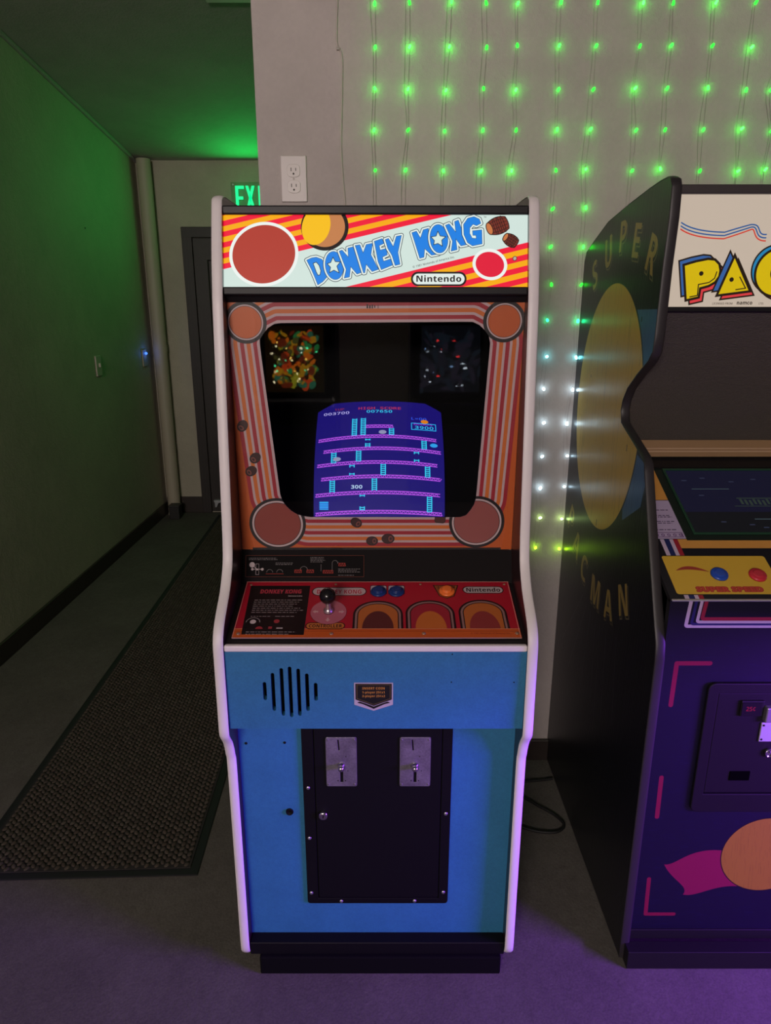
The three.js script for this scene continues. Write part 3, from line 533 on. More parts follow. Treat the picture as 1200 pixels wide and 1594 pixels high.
  const hole = (s, pts) => { s.holes.push(new THREE.Path(pts.map((p) => new THREE.Vector2(...p)))); return s; };
  const rounded = (x0, y0, x1, y1, r) => { const s = new THREE.Shape(); s.moveTo(x0 + r, y0); s.lineTo(x1 - r, y0); s.quadraticCurveTo(x1, y0, x1, y0 + r); s.lineTo(x1, y1 - r); s.quadraticCurveTo(x1, y1, x1 - r, y1); s.lineTo(x0 + r, y1); s.quadraticCurveTo(x0, y1, x0, y1 - r); s.lineTo(x0, y0 + r); s.quadraticCurveTo(x0, y0, x0 + r, y0); return s; };
  const bev = { depth: 0.003, bevelEnabled: true, bevelSize: 0.001, bevelOffset: -0.001, bevelThickness: 0.001, bevelSegments: 2 };
  const frame = part('coin_door_frame', new THREE.ExtrudeGeometry(hole(rounded(-0.158, 0.172, 0.160, 0.66, 0.008), [[-0.1335, 0.187], [-0.1335, 0.646], [0.1393, 0.646], [0.1393, 0.187]]), bev).translate(0, 0, z(1.2285)), blackMetal, cab, 'black metal coin door frame');
  part('door_backing', box(0.312, 0.48, 0.001, 0.001, 0.416, z(1.2289)), blackRough, cab);
  const door = part('coin_door', new THREE.ExtrudeGeometry(rounded(-0.1315, 0.189, 0.1373, 0.644, 0.004), bev).translate(0, 0, z(1.2285)), blackMetal, cab, 'black metal coin door');
  const zf = z(1.2285) + 0.004;
  for (const [u, y] of [[-0.1472, 0.4835], [-0.1485, 0.3525], [-0.1489, 0.2021], [-0.0815, 0.1785], [0.085, 0.1795], [0.1495, 0.2039], [0.1501, 0.4171]]) part('screw', facing(screwGeo(0.0044), u, y, zf), steel, frame);
  const plateMat = mat([0.40, 0.37, 0.39], 0.42, { metalness: 0.6, map: tiled(noiseTile(256, [[5, 1], [40, 0.5], [128, 0.4]], 0.82, 0.2), 9, 9) });
  for (const [cx, cy] of [[-0.0744, 0.5495], [0.0817, 0.5495]]) {
    part('coin_plate', new THREE.ExtrudeGeometry(hole(hole(rounded(cx - 0.0328, cy - 0.0605, cx + 0.0328, cy + 0.0605, 0.005), [[cx - 0.0078, cy + 0.0545], [cx - 0.0052, cy + 0.0545], [cx - 0.0032, cy + 0.029], [cx - 0.0058, cy + 0.029]].reverse()), [[cx - 0.003, cy - 0.018], [cx - 0.003, cy - 0.05], [cx + 0.003, cy - 0.05], [cx + 0.003, cy - 0.018]].reverse()), { depth: 0.0016, bevelEnabled: true, bevelSize: 0.0008, bevelOffset: -0.0008, bevelThickness: 0.0008, bevelSegments: 2 }).translate(0, 0, zf), plateMat, door, 'grey metal coin slot plate');
    part('return_knob', facing(lathe([[0, 0.016], [0.004, 0.0155], [0.0068, 0.012], [0.0062, 0.008], [0.0045, 0.006], [0.0075, 0.003], [0.0085, 0], [0, 0]], 24), cx - 0.0005, cy - 0.009, zf + 0.0024), chrome, door, 'shiny coin return knob');
    part('return_slide', box(0.0056, 0.0315, 0.001, cx, cy - 0.034, zf + 0.0004), blackMetal, door);
    for (const [a, b, r] of [[-0.028, 0.055, 0.0026], [0.028, 0.055, 0.0026], [-0.028, -0.055, 0.0026], [0.028, -0.055, 0.0026], [-0.008, -0.046, 0.0014], [0.008, -0.046, 0.0014], [0.0095, 0.014, 0.0012], [0.0135, -0.0215, 0.0012]]) part('rivet', facing(screwGeo(r), cx + a, cy + b, zf + 0.0023), r > 0.002 ? mat([0.2, 0.18, 0.19], 0.5, { metalness: 0.5 }) : blackMetal, door);
  }
  part('lock', facing(lathe([[0, 0.007], [0.004, 0.0068], [0.0045, 0.008], [0.0085, 0.0075], [0.0098, 0.005], [0.0108, 0], [0, 0]], 28), -0.1163, 0.4146, zf), chrome, door, 'shiny round lock');
  part('key_slot', box(0.0022, 0.006, 0.0016, -0.1163, 0.4146, zf + 0.0078), blackMetal, door);
  part('kick_strip', rbox(IW, 0.034, 0.03, 0.003, 0, 0.066, z(1.2165)), blackMetal, cab);
  part('plinth', rbox(0.552, 0.05, 0.74, 0.004, 0.007, 0.025, z(1.563)), blackRough, cab);
}

// ------------------------------------------------------------------ dark cabinet on the right
{
  const XC = 0.87, D0 = 1.6, z = (D) => D0 - D, IW = 0.60, P = (y, d) => [y, z(d)];
  const cab = thing('arcade_cabinet', 'dark navy arcade cabinet with a curved side, yellow lettered marquee and red corner brackets', 'arcade machine', [XC, 0, -D0]);
  const front = [[1.445, 1.7165], [1.428, 1.710], [1.420, 1.695], [1.417, 1.64], [1.423, 1.55], [1.423, 1.42], [1.427, 1.385], [1.445, 1.366], [1.502, 1.333], [1.552, 1.298], [1.575, 1.268], [1.580, 1.245], [1.570, 1.218], [1.535, 1.205], [1.485, 1.188], [1.428, 1.168], [1.406, 1.155], [1.400, 1.138], [1.33, 0.989], [1.258, 0.845], [1.243, 0.815], [1.238, 0.78], [1.237, 0.548], [1.233, 0.096], [1.232, 0.006]].map(([d, y]) => [z(d), y]);
  const back = [[1.99, 0.006], [1.992, 1.54], [1.985, 1.60], [1.972, 1.622], [1.908, 1.645], [1.80, 1.679], [1.661, 1.698], [1.541, 1.711], [1.48, 1.716]].map(([d, y]) => [z(d), y]);
  const profile = [...front, ...back];
  // side art: D from 1.2 to 2.0, height 0 to 1.74
  const sideArt = canvas(1024, 2048, (g, W, H) => {
    const X = (d) => (2.0 - d) / 0.8 * W, Y = (y) => (1 - y / 1.74) * H;
    g.fillStyle = '#1b1c1f'; g.fillRect(0, 0, W, H);
    const path = (pts) => { g.beginPath(); pts.forEach(([d, y], i) => (i ? g.lineTo(X(d), Y(y)) : g.moveTo(X(d), Y(y)))); g.closePath(); };
    // blue field beside the notch
    g.fillStyle = '#46658a'; path([[1.62, 1.47], [1.41, 1.47], [1.41, 1.37], [1.60, 1.27], [1.60, 1.2], [1.38, 1.15], [1.40, 1.06], [1.5, 1.0]]); g.fill();
    // plain worn yellow oval
    g.fillStyle = '#cfaa48'; g.beginPath(); g.ellipse(X(1.695), Y(1.228), 0.247 / 0.8 * W, 0.306 / 1.74 * H, 0, 0, 7); g.fill(); g.strokeStyle = '#1b1a1c'; g.lineWidth = 7; g.stroke();
    const letter = (s, d, y, px, wd, rot) => { g.save(); g.translate(X(d), Y(y)); g.rotate(rot); g.font = 'bold ' + px + 'px sans-serif'; g.textAlign = 'center'; g.scale(wd, 1); g.fillStyle = '#a58c48'; g.strokeStyle = '#75694a'; g.lineWidth = 4; g.strokeText(s, 7, 8); g.fillText(s, 0, 0); g.restore(); };
    letter('S', 1.862, 1.528, 118, 0.95, -0.45); letter('U', 1.770, 1.573, 118, 0.95, -0.25); letter('P', 1.678, 1.600, 112, 1.05, -0.05); letter('E', 1.590, 1.580, 118, 1.05, 0.12); letter('R', 1.500, 1.545, 122, 1.0, 0.35);
    [['P', 1.93, 0.85, 0.5], ['A', 1.85, 0.79, 0.35], ['C', 1.76, 0.75, 0.2], ['M', 1.64, 0.725, 0], ['A', 1.53, 0.735, -0.2], ['N', 1.43, 0.79, -0.4]].forEach(([s, d, y, r]) => letter(s, d, y, 122, 1.0, r));
    g.strokeStyle = '#55525a'; for (const [a, b, c, e] of [[1.70, 0.70, 1.82, 0.44], [1.66, 0.70, 1.70, 0.40], [1.62, 0.69, 1.60, 0.46], [1.53, 0.70, 1.51, 0.46], [1.46, 0.72, 1.43, 0.50], [1.74, 0.71, 1.90, 0.50], [1.58, 0.70, 1.56, 0.40]]) { g.lineWidth = 2.5; g.beginPath(); g.moveTo(X(a), Y(b)); g.lineTo(X(c), Y(e)); g.stroke(); }
    // vertical wear scratches and rubbed grain of the old print
    for (let i = 0; i < 900; i++) { const x = rnd() * W, y = rnd() * H, l = 20 + rnd() * 150; g.strokeStyle = rnd() < 0.6 ? 'rgba(10,9,8,0.20)' : 'rgba(170,160,120,0.10)'; g.lineWidth = 1 + rnd() * 1.6; g.beginPath(); g.moveTo(x, y); g.lineTo(x + (rnd() - 0.5) * 5, y + l); g.stroke(); }
    for (let i = 0; i < 26; i++) { g.fillStyle = 'rgba(20,18,16,0.7)'; g.fillRect(rnd() * W, rnd() * H, 3 + rnd() * 5, 6 + rnd() * 16); }
  });
  const grain = canvas(256, 256, (g) => { g.fillStyle = '#808080'; g.fillRect(0, 0, 256, 256); for (let i = 0; i < 1500; i++) { const v = Math.floor(80 + rnd() * 110); g.fillStyle = `rgba(${v},${v},${v},0.5)`; g.fillRect(rnd() * 256, rnd() * 256 - 30, 1 + rnd(), 20 + rnd() * 70); } }, false);
  const sideSkin = mat(0xffffff, 0.34, { map: sideArt, bumpMap: tiled(grain, 3, 3), bumpScale: 0.0007, specularIntensity: 1 });
  const uvSide = (g) => planarUV(g, (x, y, zz) => (2.0 - (D0 - zz)) / 0.8, (x, y) => y / 1.74);
  const edgeBlack = mat([0.026, 0.022, 0.024], 0.45), navy = mat([0.02, 0.018, 0.045], 0.4);
  const loop = [...back.slice(-6), ...front];
  for (const s of [-1, 1]) {
    const sp = part('side_panel', uvSide(sideBoard(profile, s < 0 ? -0.32 : 0.30, 0.02, 0.0005)), [sideSkin, edgeBlack], cab, 'glossy worn side panel with faded yellow print');
    part('edge_strip', edgeStrip(loop, s * 0.31, 0.0204, 0.0016, -1), edgeBlack, sp, 'black plastic edge strip');
  }
  part('top_panel', board(P(1.7, 1.44), P(1.655, 1.86), IW, 0.012), blackPaint, cab);
  part('back_panel', box(IW, 1.6, 0.012, 0, 0.82, z(1.975)), blackRough, cab);
  part('marquee_retainer', rbox(IW, 0.017, 0.02, 0.003, 0, 1.6925, z(1.436)), mat([0.05, 0.042, 0.042], 0.45), cab);
  part('marquee_retainer', rbox(IW, 0.010, 0.014, 0.003, 0, 1.4695, z(1.436)), blackPaint, cab);
  const mart = canvas(1800, 630, (g, W, H) => {
    const k = W / IW, X = (u) => (u + IW / 2) * k, Y = (v) => H - v * k;
    g.fillStyle = '#d6cfc8'; g.fillRect(0, 0, W, H);
    const poly = (pts) => { g.beginPath(); pts.forEach(([u, v], i) => (i ? g.lineTo(X(u), Y(v)) : g.moveTo(X(u), Y(v)))); g.closePath(); };
    const slab = (pts, fill, w = 9) => { poly(pts); g.fillStyle = fill; g.fill(); g.lineJoin = 'miter'; g.lineWidth = w; g.strokeStyle = '#2a221c'; g.stroke(); };
    const blue = '#3f6fc0', red = '#ea4a55', yel = '#e6d01a', sh = (pts, dx, dy) => pts.map(([u, v]) => [u + dx, v + dy]);
    const pP = [[-0.2735, 0.0802], [-0.25, 0.0870], [-0.226, 0.0917], [-0.212, 0.0905], [-0.202, 0.082], [-0.198, 0.070], [-0.199, 0.058], [-0.206, 0.047], [-0.218, 0.040], [-0.2345, 0.0355], [-0.2350, 0.0181], [-0.2610, 0.0122]];
    const shape = (pts) => { slab(sh(pts, -0.010, 0.0075), blue); slab(sh(pts, 0.008, -0.0075), red); slab(pts, yel, 14); };
    shape(pP);
    shape([[-0.1735, 0.0985], [-0.1995, 0.0215], [-0.1325, 0.0300]]);
    g.fillStyle = '#2a221c'; for (const [u, v] of [[-0.236, 0.064], [-0.1735, 0.0525]]) { g.beginPath(); g.arc(X(u), Y(v), 13, 0, 7); g.fill(); }
    g.strokeStyle = '#2a221c'; g.lineWidth = 6; const lineP = (pts) => { g.beginPath(); pts.forEach(([u, v], i) => (i ? g.lineTo(X(u), Y(v)) : g.moveTo(X(u), Y(v)))); g.stroke(); };
    lineP([[-0.205, 0.068], [-0.208, 0.055], [-0.218, 0.047], [-0.239, 0.043], [-0.2385, 0.022], [-0.254, 0.019]]); lineP([[-0.158, 0.058], [-0.143, 0.036], [-0.163, 0.033]]);
    // round C, then MAN
    const ringC = (dx, dy, fill, w) => { g.beginPath(); g.arc(X(-0.082 + dx), Y(0.066 + dy), 0.046 * k, -0.8, 0.8, true); g.arc(X(-0.074 + dx), Y(0.066 + dy), 0.021 * k, 1.1, -1.1, false); g.closePath(); g.fillStyle = fill; g.fill(); g.lineWidth = w; g.strokeStyle = '#2a221c'; g.stroke(); };
    ringC(-0.008, 0.006, '#2f95d8', 9); ringC(0.008, -0.0065, red, 9); ringC(0, 0, yel, 14);
    shape([[0.02, 0.02], [0.02, 0.105], [0.045, 0.07], [0.07, 0.105], [0.07, 0.02], [0.056, 0.02], [0.045, 0.045], [0.034, 0.02]]);
    shape([[0.118, 0.105], [0.09, 0.022], [0.15, 0.022]]);
    shape([[0.17, 0.02], [0.17, 0.10], [0.19, 0.10], [0.215, 0.055], [0.215, 0.10], [0.235, 0.10], [0.235, 0.02], [0.215, 0.02], [0.19, 0.062], [0.19, 0.02]]);
    // ribbon lines
    const rib = (off, col) => {
      g.strokeStyle = col; g.lineWidth = 7; g.beginPath(); g.moveTo(X(-0.288), Y(0.159 - off)); g.quadraticCurveTo(X(-0.262), Y(0.142 - off), X(-0.2), Y(0.141 - off)); g.quadraticCurveTo(X(-0.17), Y(0.15 - off), X(-0.150), Y(0.155 - off * 0.8));
      g.bezierCurveTo(X(-0.125 - off), Y(0.157 - off * 0.4), X(-0.139 - off * 0.6), Y(0.134 - off * 0.8), X(-0.116), Y(0.137 - off)); g.stroke();
    };
    rib(0, '#2f62b4'); rib(0.0062, '#2f62b4'); rib(0.012, '#e0453a');
    g.save(); g.translate(X(0.01), Y(0.132)); g.font = 'bold 108px sans-serif'; g.textAlign = 'center'; g.lineJoin = 'round'; g.lineWidth = 16; g.strokeStyle = '#2a221c'; const wS = 0.225 * k / g.measureText('SUPER').width; g.scale(wS, 1); g.strokeText('SUPER', 0, 0); g.fillStyle = '#e2512f'; g.fillText('SUPER', 0, 0); g.beginPath(); g.rect(-600, -110, 1200, 62); g.clip(); g.fillStyle = '#2f95d8'; g.fillText('SUPER', 0, 0); g.restore();
    g.fillStyle = '#2a221c'; g.font = '17px sans-serif'; g.fillText('LICENSED FROM', X(-0.2065), Y(0.0045), 0.047 * k); g.font = 'bold 30px sans-serif'; g.fillText('namco', X(-0.157), Y(0.0045), 0.042 * k); g.font = '17px sans-serif'; g.fillText('LTD.', X(-0.112), Y(0.0045));
  });
  const mm = new THREE.MeshStandardMaterial({ color: 0x808080, roughness: 0.22, map: mart, emissive: 0xfff2e2, emissiveMap: mart, emissiveIntensity: 0.7 });
  part('marquee', board(P(1.4745, 1.4345), P(1.6845, 1.4345), IW, 0.004), [blackPaint, blackPaint, blackPaint, blackPaint, mm, blackPaint], cab, 'backlit white marquee with big yellow letters');
  { const l = new THREE.RectAreaLight(0xfff0e0, 0.2, IW, 0.2); l.position.set(XC, 1.58, -1.43); l.lookAt(XC, 1.55, 0); l.castShadow = true; scene.add(l); }
  part('speaker_panel', board(P(1.162, 1.652), P(1.466, 1.442), IW, 0.01), mat([0.078, 0.068, 0.06], 0.5, { bumpMap: tiled(noiseTile(256, [[90, 1]], 0.5, 0.5, [1, 1, 1], false), 3, 3), bumpScale: 0.001 }), cab, 'dark textured panel under the marquee');
  const tan = mat([0.26, 0.155, 0.075], 0.5), gold = mat([0.45, 0.30, 0.19], 0.4);
  const tb = part('trim_board', board(P(1.120, 1.650), P(1.1618, 1.650), IW, 0.008), tan, cab);
  for (const y of [1.1405, 1.1335]) part('trim_line', rbox(IW - 0.004, 0.0035, 0.003, 0.001, 0, y, z(1.6495)), gold, tb);
  part('rear_deck', board(P(1.099, 1.62), P(1.121, 1.665), IW, 0.008), blackPaint, cab);
  // sloping deck with printed surround
  const d0 = P(0.913, 1.245), d1 = P(1.10, 1.631), DL = span(d0, d1), DM = boardMatrix(d0, d1);
  const deckMap = canvas(1800, 1287, (g, W, H) => {
    const k = W / IW, X = (u) => (u + IW / 2) * k, Y = (v) => H - v * k;
    g.fillStyle = '#17161f'; g.fillRect(0, 0, W, H);
    const rect = (u0, v0, u1, v1, c) => { g.fillStyle = c; g.fillRect(X(u0), Y(v1), (u1 - u0) * k, (v1 - v0) * k); };
    rect(-0.3, 0.1735, 0.3, 0.43, '#d6984a'); rect(-0.2319, 0.1439, 0.3, 0.18, '#d6984a');
    rect(-0.2705, 0, -0.2614, 0.1735, '#c4b0c8'); rect(-0.2614, 0, -0.25, 0.1735, '#20285e'); rect(-0.25, 0, -0.2418, 0.1735, '#c4b0c8'); rect(-0.2418, 0, -0.2319, 0.1735, '#a02434');
    g.fillStyle = '#171420'; g.beginPath(); g.roundRect(X(-0.29), Y(0.302), (0.0835) * k, 0.1305 * k, 18); g.fill();
    g.fillStyle = '#b9a8c8'; g.beginPath(); g.roundRect(X(-0.2885), Y(0.3005), 0.0805 * k, 0.1275 * k, 16); g.fill();
    g.fillStyle = '#3a2a4c'; for (const [v, n] of [[0.268, 1], [0.25, 2], [0.23, 2], [0.203, 1]]) for (let i = 0; i < n; i++) { let x = X(-0.280); const e = X(-0.228 + rnd() * 0.012); while (x < e) { const l = 8 + rnd() * 26; g.fillRect(x, Y(v - i * 0.0055), Math.min(l, e - x), 7); x += l + 7; } }
    g.strokeStyle = '#5a2f6a'; g.lineWidth = 5; g.strokeRect(X(-0.28), Y(0.1925), 0.064 * k, 0.014 * k); for (let i = 0; i < 5; i++) { g.beginPath(); g.arc(X(-0.272 + i * 0.013), Y(0.185), 9, 0, 7); g.stroke(); }
    rect(-0.2115, 0.168, 0.2115, 0.43, '#1b2620');
    // lettered button card
    g.fillStyle = '#15131a'; g.beginPath(); g.roundRect(X(-0.2845), Y(0.1222), 0.222 * k, 0.1105 * k, 18); g.fill(); g.fillStyle = '#d8ae3c'; g.beginPath(); g.roundRect(X(-0.2828), Y(0.1205), 0.2186 * k, 0.107 * k, 16); g.fill();
    g.save(); g.translate(X(-0.172), Y(0.0205)); g.font = 'bold 52px sans-serif'; g.textAlign = 'center'; g.scale(0.136 * k / g.measureText('SUPER SPEED').width, 1); g.lineJoin = 'round'; g.lineWidth = 9; g.strokeStyle = '#a8342c'; g.strokeText('SUPER SPEED', 0, 0); g.fillStyle = '#c4443a'; g.fillText('SUPER SPEED', 0, 0); g.restore();
    g.fillStyle = '#a03a30'; g.beginPath(); g.moveTo(X(-0.265), Y(0.078)); g.quadraticCurveTo(X(-0.235), Y(0.105), X(-0.195), Y(0.074)); g.quadraticCurveTo(X(-0.235), Y(0.086), X(-0.265), Y(0.078)); g.fill();
    g.fillStyle = '#15101a'; g.beginPath(); g.moveTo(X(-0.06), Y(0.07)); g.lineTo(X(0), Y(0.135)); g.lineTo(X(0.06), Y(0.07)); g.lineTo(X(0), Y(0.006)); g.fill();
  });
  const deckSkin = mat(0xffffff, 0.35, { map: deckMap });
  part('control_deck', board(d0, d1, IW, 0.01), [blackPaint, blackPaint, blackPaint, blackPaint, deckSkin, blackPaint], cab, 'sloping deck with yellow surround and striped corner');
  const view = canvas(800, 480, (g, W, H) => {
    g.fillStyle = '#1b1b33'; g.fillRect(0, 0, W, H); g.fillStyle = '#17181c'; g.fillRect(0, 330, W, 150);
    g.fillStyle = '#4a5a60'; g.fillRect(90, 150, 190, 5); g.fillRect(320, 380, 170, 6); g.fillRect(620, 380, 150, 6); g.fillRect(700, 150, 90, 5);
    g.fillStyle = '#37443c'; for (let i = 0; i < 22; i++) g.fillRect(300 + i * 22, 232 + (i % 3) * 4, 13, 40); g.fillRect(290, 222, 500, 7); g.fillRect(260, 284, 540, 5);
    g.fillStyle = '#3a3f58'; for (const [x, y] of [[60, 80], [160, 60], [300, 90], [420, 70], [560, 88], [110, 200], [150, 400], [280, 420], [430, 410], [340, 440]]) g.fillRect(x, y, 26, 7);
  });
  const vp = new THREE.MeshStandardMaterial({ color: 0x0a0a0c, roughness: 0.12, emissive: 0xffffff, emissiveMap: view, emissiveIntensity: 0.55 });
  const frameS = new THREE.Shape([[-0.192, 0.185], [0.192, 0.185], [0.192, 0.4155], [-0.192, 0.4155]].map((p) => new THREE.Vector2(...p)));
  frameS.holes.push(new THREE.Path([[-0.1865, 0.1905], [-0.1865, 0.41], [0.1865, 0.41], [0.1865, 0.1905]].map((p) => new THREE.Vector2(...p))));
  const scr = part('monitor_screen', box(0.372, 0.2185, 0.001, 0, 0.30025, 0.0008).applyMatrix4(DM), [blackPaint, blackPaint, blackPaint, blackPaint, vp, blackPaint], cab, 'dim bluish flat screen with faint lines');
  part('screen_rim', new THREE.ExtrudeGeometry(frameS, { depth: 0.0025, bevelEnabled: true, bevelSize: 0.0008, bevelOffset: -0.0008, bevelThickness: 0.0006, bevelSegments: 1 }).translate(0, 0, 0.001).applyMatrix4(DM), mat([0.018, 0.062, 0.035], 0.25), scr, 'thin green screen rim');
  { const t = canvas(256, 32, (g) => { g.fillStyle = '#15191a'; g.fillRect(0, 0, 256, 32); g.fillStyle = '#54564c'; g.font = 'bold 26px monospace'; g.fillText('SIDE ONE', 30, 26, 200); }); const g = box(0.07, 0.009, 0.0005, -0.172, 0.4225, 0.0006).applyMatrix4(DM); part('screen_caption', g, [blackPaint, blackPaint, blackPaint, blackPaint, mat(0xffffff, 0.5, { map: t }), blackPaint], scr); }
  const onDeck = (g, u, v) => g.rotateX(Math.PI / 2).translate(u, v, 0.0003).applyMatrix4(DM);
  const btn = () => lathe([[0, 0.0075], [0.0085, 0.0078], [0.0105, 0.007], [0.011, 0.0055], [0.0125, 0.006], [0.0165, 0.005], [0.0178, 0.002], [0.0178, 0], [0, 0]], 36);
  part('button', onDeck(btn(), -0.179, 0.0665), mat([0.02, 0.07, 0.42], 0.2), cab, 'bright blue push button');
  part('button', onDeck(btn(), -0.1006, 0.064), mat([0.55, 0.03, 0.05], 0.25), cab, 'red push button');
  part('joystick_shaft', onDeck(lathe([[0, 0], [0.02, 0], [0.018, 0.004], [0.006, 0.006], [0.0055, 0.045], [0, 0.045]], 24), 0, 0.07), steel, cab);
  part('joystick_ball', onDeck(new THREE.SphereGeometry(0.017, 24, 18).translate(0, 0.055, 0), 0, 0.07), mat([0.4, 0.02, 0.03], 0.2), cab);
  part('deck_edge', rbox(IW - 0.003, 0.004, 0.006, 0.0015, 0, 0.9122, z(1.243)), mat([0.8, 0.78, 0.8], 0.3, { metalness: 0.7 }), cab, 'thin metal edging');
  // front with printed brackets; v runs from 0.077 to 0.911
  const F0 = 0.077, FH = 0.833;
  const frontMap = canvas(1440, 2000, (g, W, H) => {
    const k = W / IW, X = (u) => (u + IW / 2) * k, Y = (y) => H - (y - F0) * k;
    g.fillStyle = '#0d0b22'; g.fillRect(0, 0, W, H);
    // rubbed paint: grain of brush strokes
    for (let i = 0; i < 2600; i++) { const x = rnd() * W, y = H * (0.12 + 0.88 * rnd()); g.strokeStyle = rnd() < 0.5 ? 'rgba(30,32,110,0.16)' : 'rgba(8,6,24,0.18)'; g.lineWidth = 1 + rnd() * 3; g.beginPath(); g.moveTo(x, y); g.lineTo(x + 10 + rnd() * 50, y + (rnd() - 0.5) * 16); g.stroke(); }
    const red = '#7a1430', stroke = (pts, w, c) => { g.beginPath(); pts.forEach(([u, y], i) => (i ? g.lineTo(X(u), Y(y)) : g.moveTo(X(u), Y(y)))); g.lineCap = 'round'; g.lineJoin = 'round'; g.lineWidth = w * k; g.strokeStyle = c; g.stroke(); };
    for (const s of [1, -1]) { stroke([[-0.202 * s, 0.7707], [-0.2705 * s, 0.7707], [-0.2715 * s, 0.673]], 0.0098, red); stroke([[-0.2703 * s, 0.494], [-0.2685 * s, 0.391]], 0.0098, red); stroke([[-0.2675 * s, 0.221], [-0.2645 * s, 0.1195], [-0.199 * s, 0.1195]], 0.0092, red); }
    // striped band folding over from the deck
    const bandL = (u, y, w, c) => { const r = 0.004; g.beginPath(); for (const s of [1]) { g.moveTo(X(u + 0.0045), Y(0.915)); g.lineTo(X(u), Y(y + r)); g.quadraticCurveTo(X(u), Y(y), X(u + r), Y(y)); g.lineTo(X(-u - r), Y(y)); g.quadraticCurveTo(X(-u), Y(y), X(-u), Y(y + r)); g.lineTo(X(-u - 0.0045), Y(0.915)); } g.lineWidth = w * k; g.lineCap = 'butt'; g.strokeStyle = c; g.stroke(); };
    bandL(-0.2625, 0.8544, 0.0074, '#b79fc4'); bandL(-0.2515, 0.8592, 0.0056, '#241f66'); bandL(-0.2405, 0.8640, 0.0064, '#b79fc4'); bandL(-0.2312, 0.8705, 0.0078, '#8c1c3a');
    // plain worn disc and ribbon
    g.fillStyle = '#7c1638'; g.beginPath(); g.moveTo(X(-0.238), Y(0.262)); g.bezierCurveTo(X(-0.21), Y(0.255), X(-0.19), Y(0.31), X(-0.11), Y(0.30)); g.lineTo(X(-0.06), Y(0.20)); g.bezierCurveTo(X(-0.12), Y(0.205), X(-0.15), Y(0.168), X(-0.185), Y(0.176)); g.bezierCurveTo(X(-0.17), Y(0.2), X(-0.215), Y(0.215), X(-0.238), Y(0.262)); g.fill();
    g.fillStyle = '#93701f'; g.beginPath(); g.arc(X(-0.012), Y(0.288), 0.1 * k, 0, 7); g.fill(); g.lineWidth = 5; g.strokeStyle = '#1a1010'; g.stroke();
    g.save(); g.clip(); for (let i = 0; i < 160; i++) { g.strokeStyle = 'rgba(60,34,12,0.25)'; g.lineWidth = 1.5; const x = X(-0.11 + rnd() * 0.2), y = Y(0.19 + rnd() * 0.2); g.beginPath(); g.moveTo(x, y); g.lineTo(x + 6, y + 30 + rnd() * 60); g.stroke(); } g.restore();
  });
  const fm = mat(0xffffff, 0.42, { map: frontMap });
  const fp = part('front_panel', box(IW, FH, 0.016, 0, F0 + FH / 2, z(1.253)), [blackPaint, blackPaint, blackPaint, blackPaint, fm, blackPaint], cab, 'navy front board with red corner brackets');
  part('kick_board', rbox(IW, 0.026, 0.02, 0.0015, 0, 0.0635, z(1.2515)), blackPaint, cab);
  part('kick_board', rbox(0.622, 0.049, 0.03, 0.0015, 0, 0.0255, z(1.2205)), blackPaint, cab);
  const rr = (x0, y0, x1, y1, r) => { const s = new THREE.Shape(); s.moveTo(x0 + r, y0); s.lineTo(x1 - r, y0); s.quadraticCurveTo(x1, y0, x1, y0 + r); s.lineTo(x1, y1 - r); s.quadraticCurveTo(x1, y1, x1 - r, y1); s.lineTo(x0 + r, y1); s.quadraticCurveTo(x0, y1, x0, y1 - r); s.lineTo(x0, y0 + r); s.quadraticCurveTo(x0, y0, x0 + r, y0); return s; };
  const fs = rr(-0.2015, 0.41, 0.2015, 0.728, 0.018); fs.holes.push(new THREE.Path([[-0.178, 0.4575], [-0.178, 0.7045], [0.178, 0.7045], [0.178, 0.4575]].map((p) => new THREE.Vector2(...p))));
  const dark = mat([0.008, 0.0065, 0.0085], 0.5, { specularIntensity: 0.5 }), zc = z(1.245);
  part('coin_door_frame', new THREE.ExtrudeGeometry(fs, { depth: 0.006, bevelEnabled: true, bevelSize: 0.002, bevelOffset: -0.002, bevelThickness: 0.002, bevelSegments: 2 }).translate(0, 0, zc), dark, cab);
  const cd = part('coin_door', rbox(0.3525, 0.2445, 0.008, 0.0015, 0, 0.581, zc + 0.0005), dark, cab);
  const zd = zc + 0.0045;
  const coin = canvas(256, 196, (g) => { g.fillStyle = '#120a12'; g.fillRect(0, 0, 256, 196); g.fillStyle = '#d8283c'; g.font = 'bold 92px sans-serif'; g.fillText('25¢', 52, 122, 134); });
  for (const s of [1, -1]) {
    const x = s > 0 ? -0.1045 : 0.1045;
    part('price_plate', rbox(0.0485, 0.037, 0.006, 0.002, x, 0.6695, zd + 0.002), blackPaint, cd);
    part('price_label', box(0.04, 0.0306, 0.0008, x - 0.002, 0.6685, zd + 0.0055), [dark, dark, dark, dark, new THREE.MeshStandardMaterial({ color: 0x777777, map: coin, roughness: 0.4, emissive: 0xffffff, emissiveMap: coin, emissiveIntensity: 0.12 }), dark], cd, 'black price label with red figures');
    part('coin_plate', rbox(0.068, 0.046, 0.004, 0.0018, s * -0.0445, 0.612, zd + 0.0015), mat([0.55, 0.5, 0.56], 0.4, { metalness: 0.4 }), cd, 'pale metal plate');
    part('coin_entry', rbox(0.05, 0.036, 0.014, 0.003, s * -0.052, 0.657, zd + 0.005), steel, cd);
    for (const [a, b] of [[-0.029, 0.017], [-0.029, -0.017], [0.029, 0.017], [0.029, -0.017]]) part('rivet', facing(screwGeo(0.0025), s * -0.0445 + a, 0.612 + b, zd + 0.0035), blackMetal, cd);
    part('lock', facing(lathe([[0, 0.006], [0.004, 0.006], [0.006, 0.003], [0.0075, 0.007], [0.0098, 0.006], [0.0105, 0], [0, 0]], 26), s * -0.0515, 0.562, zd), chrome, cd, 'round metal lock');
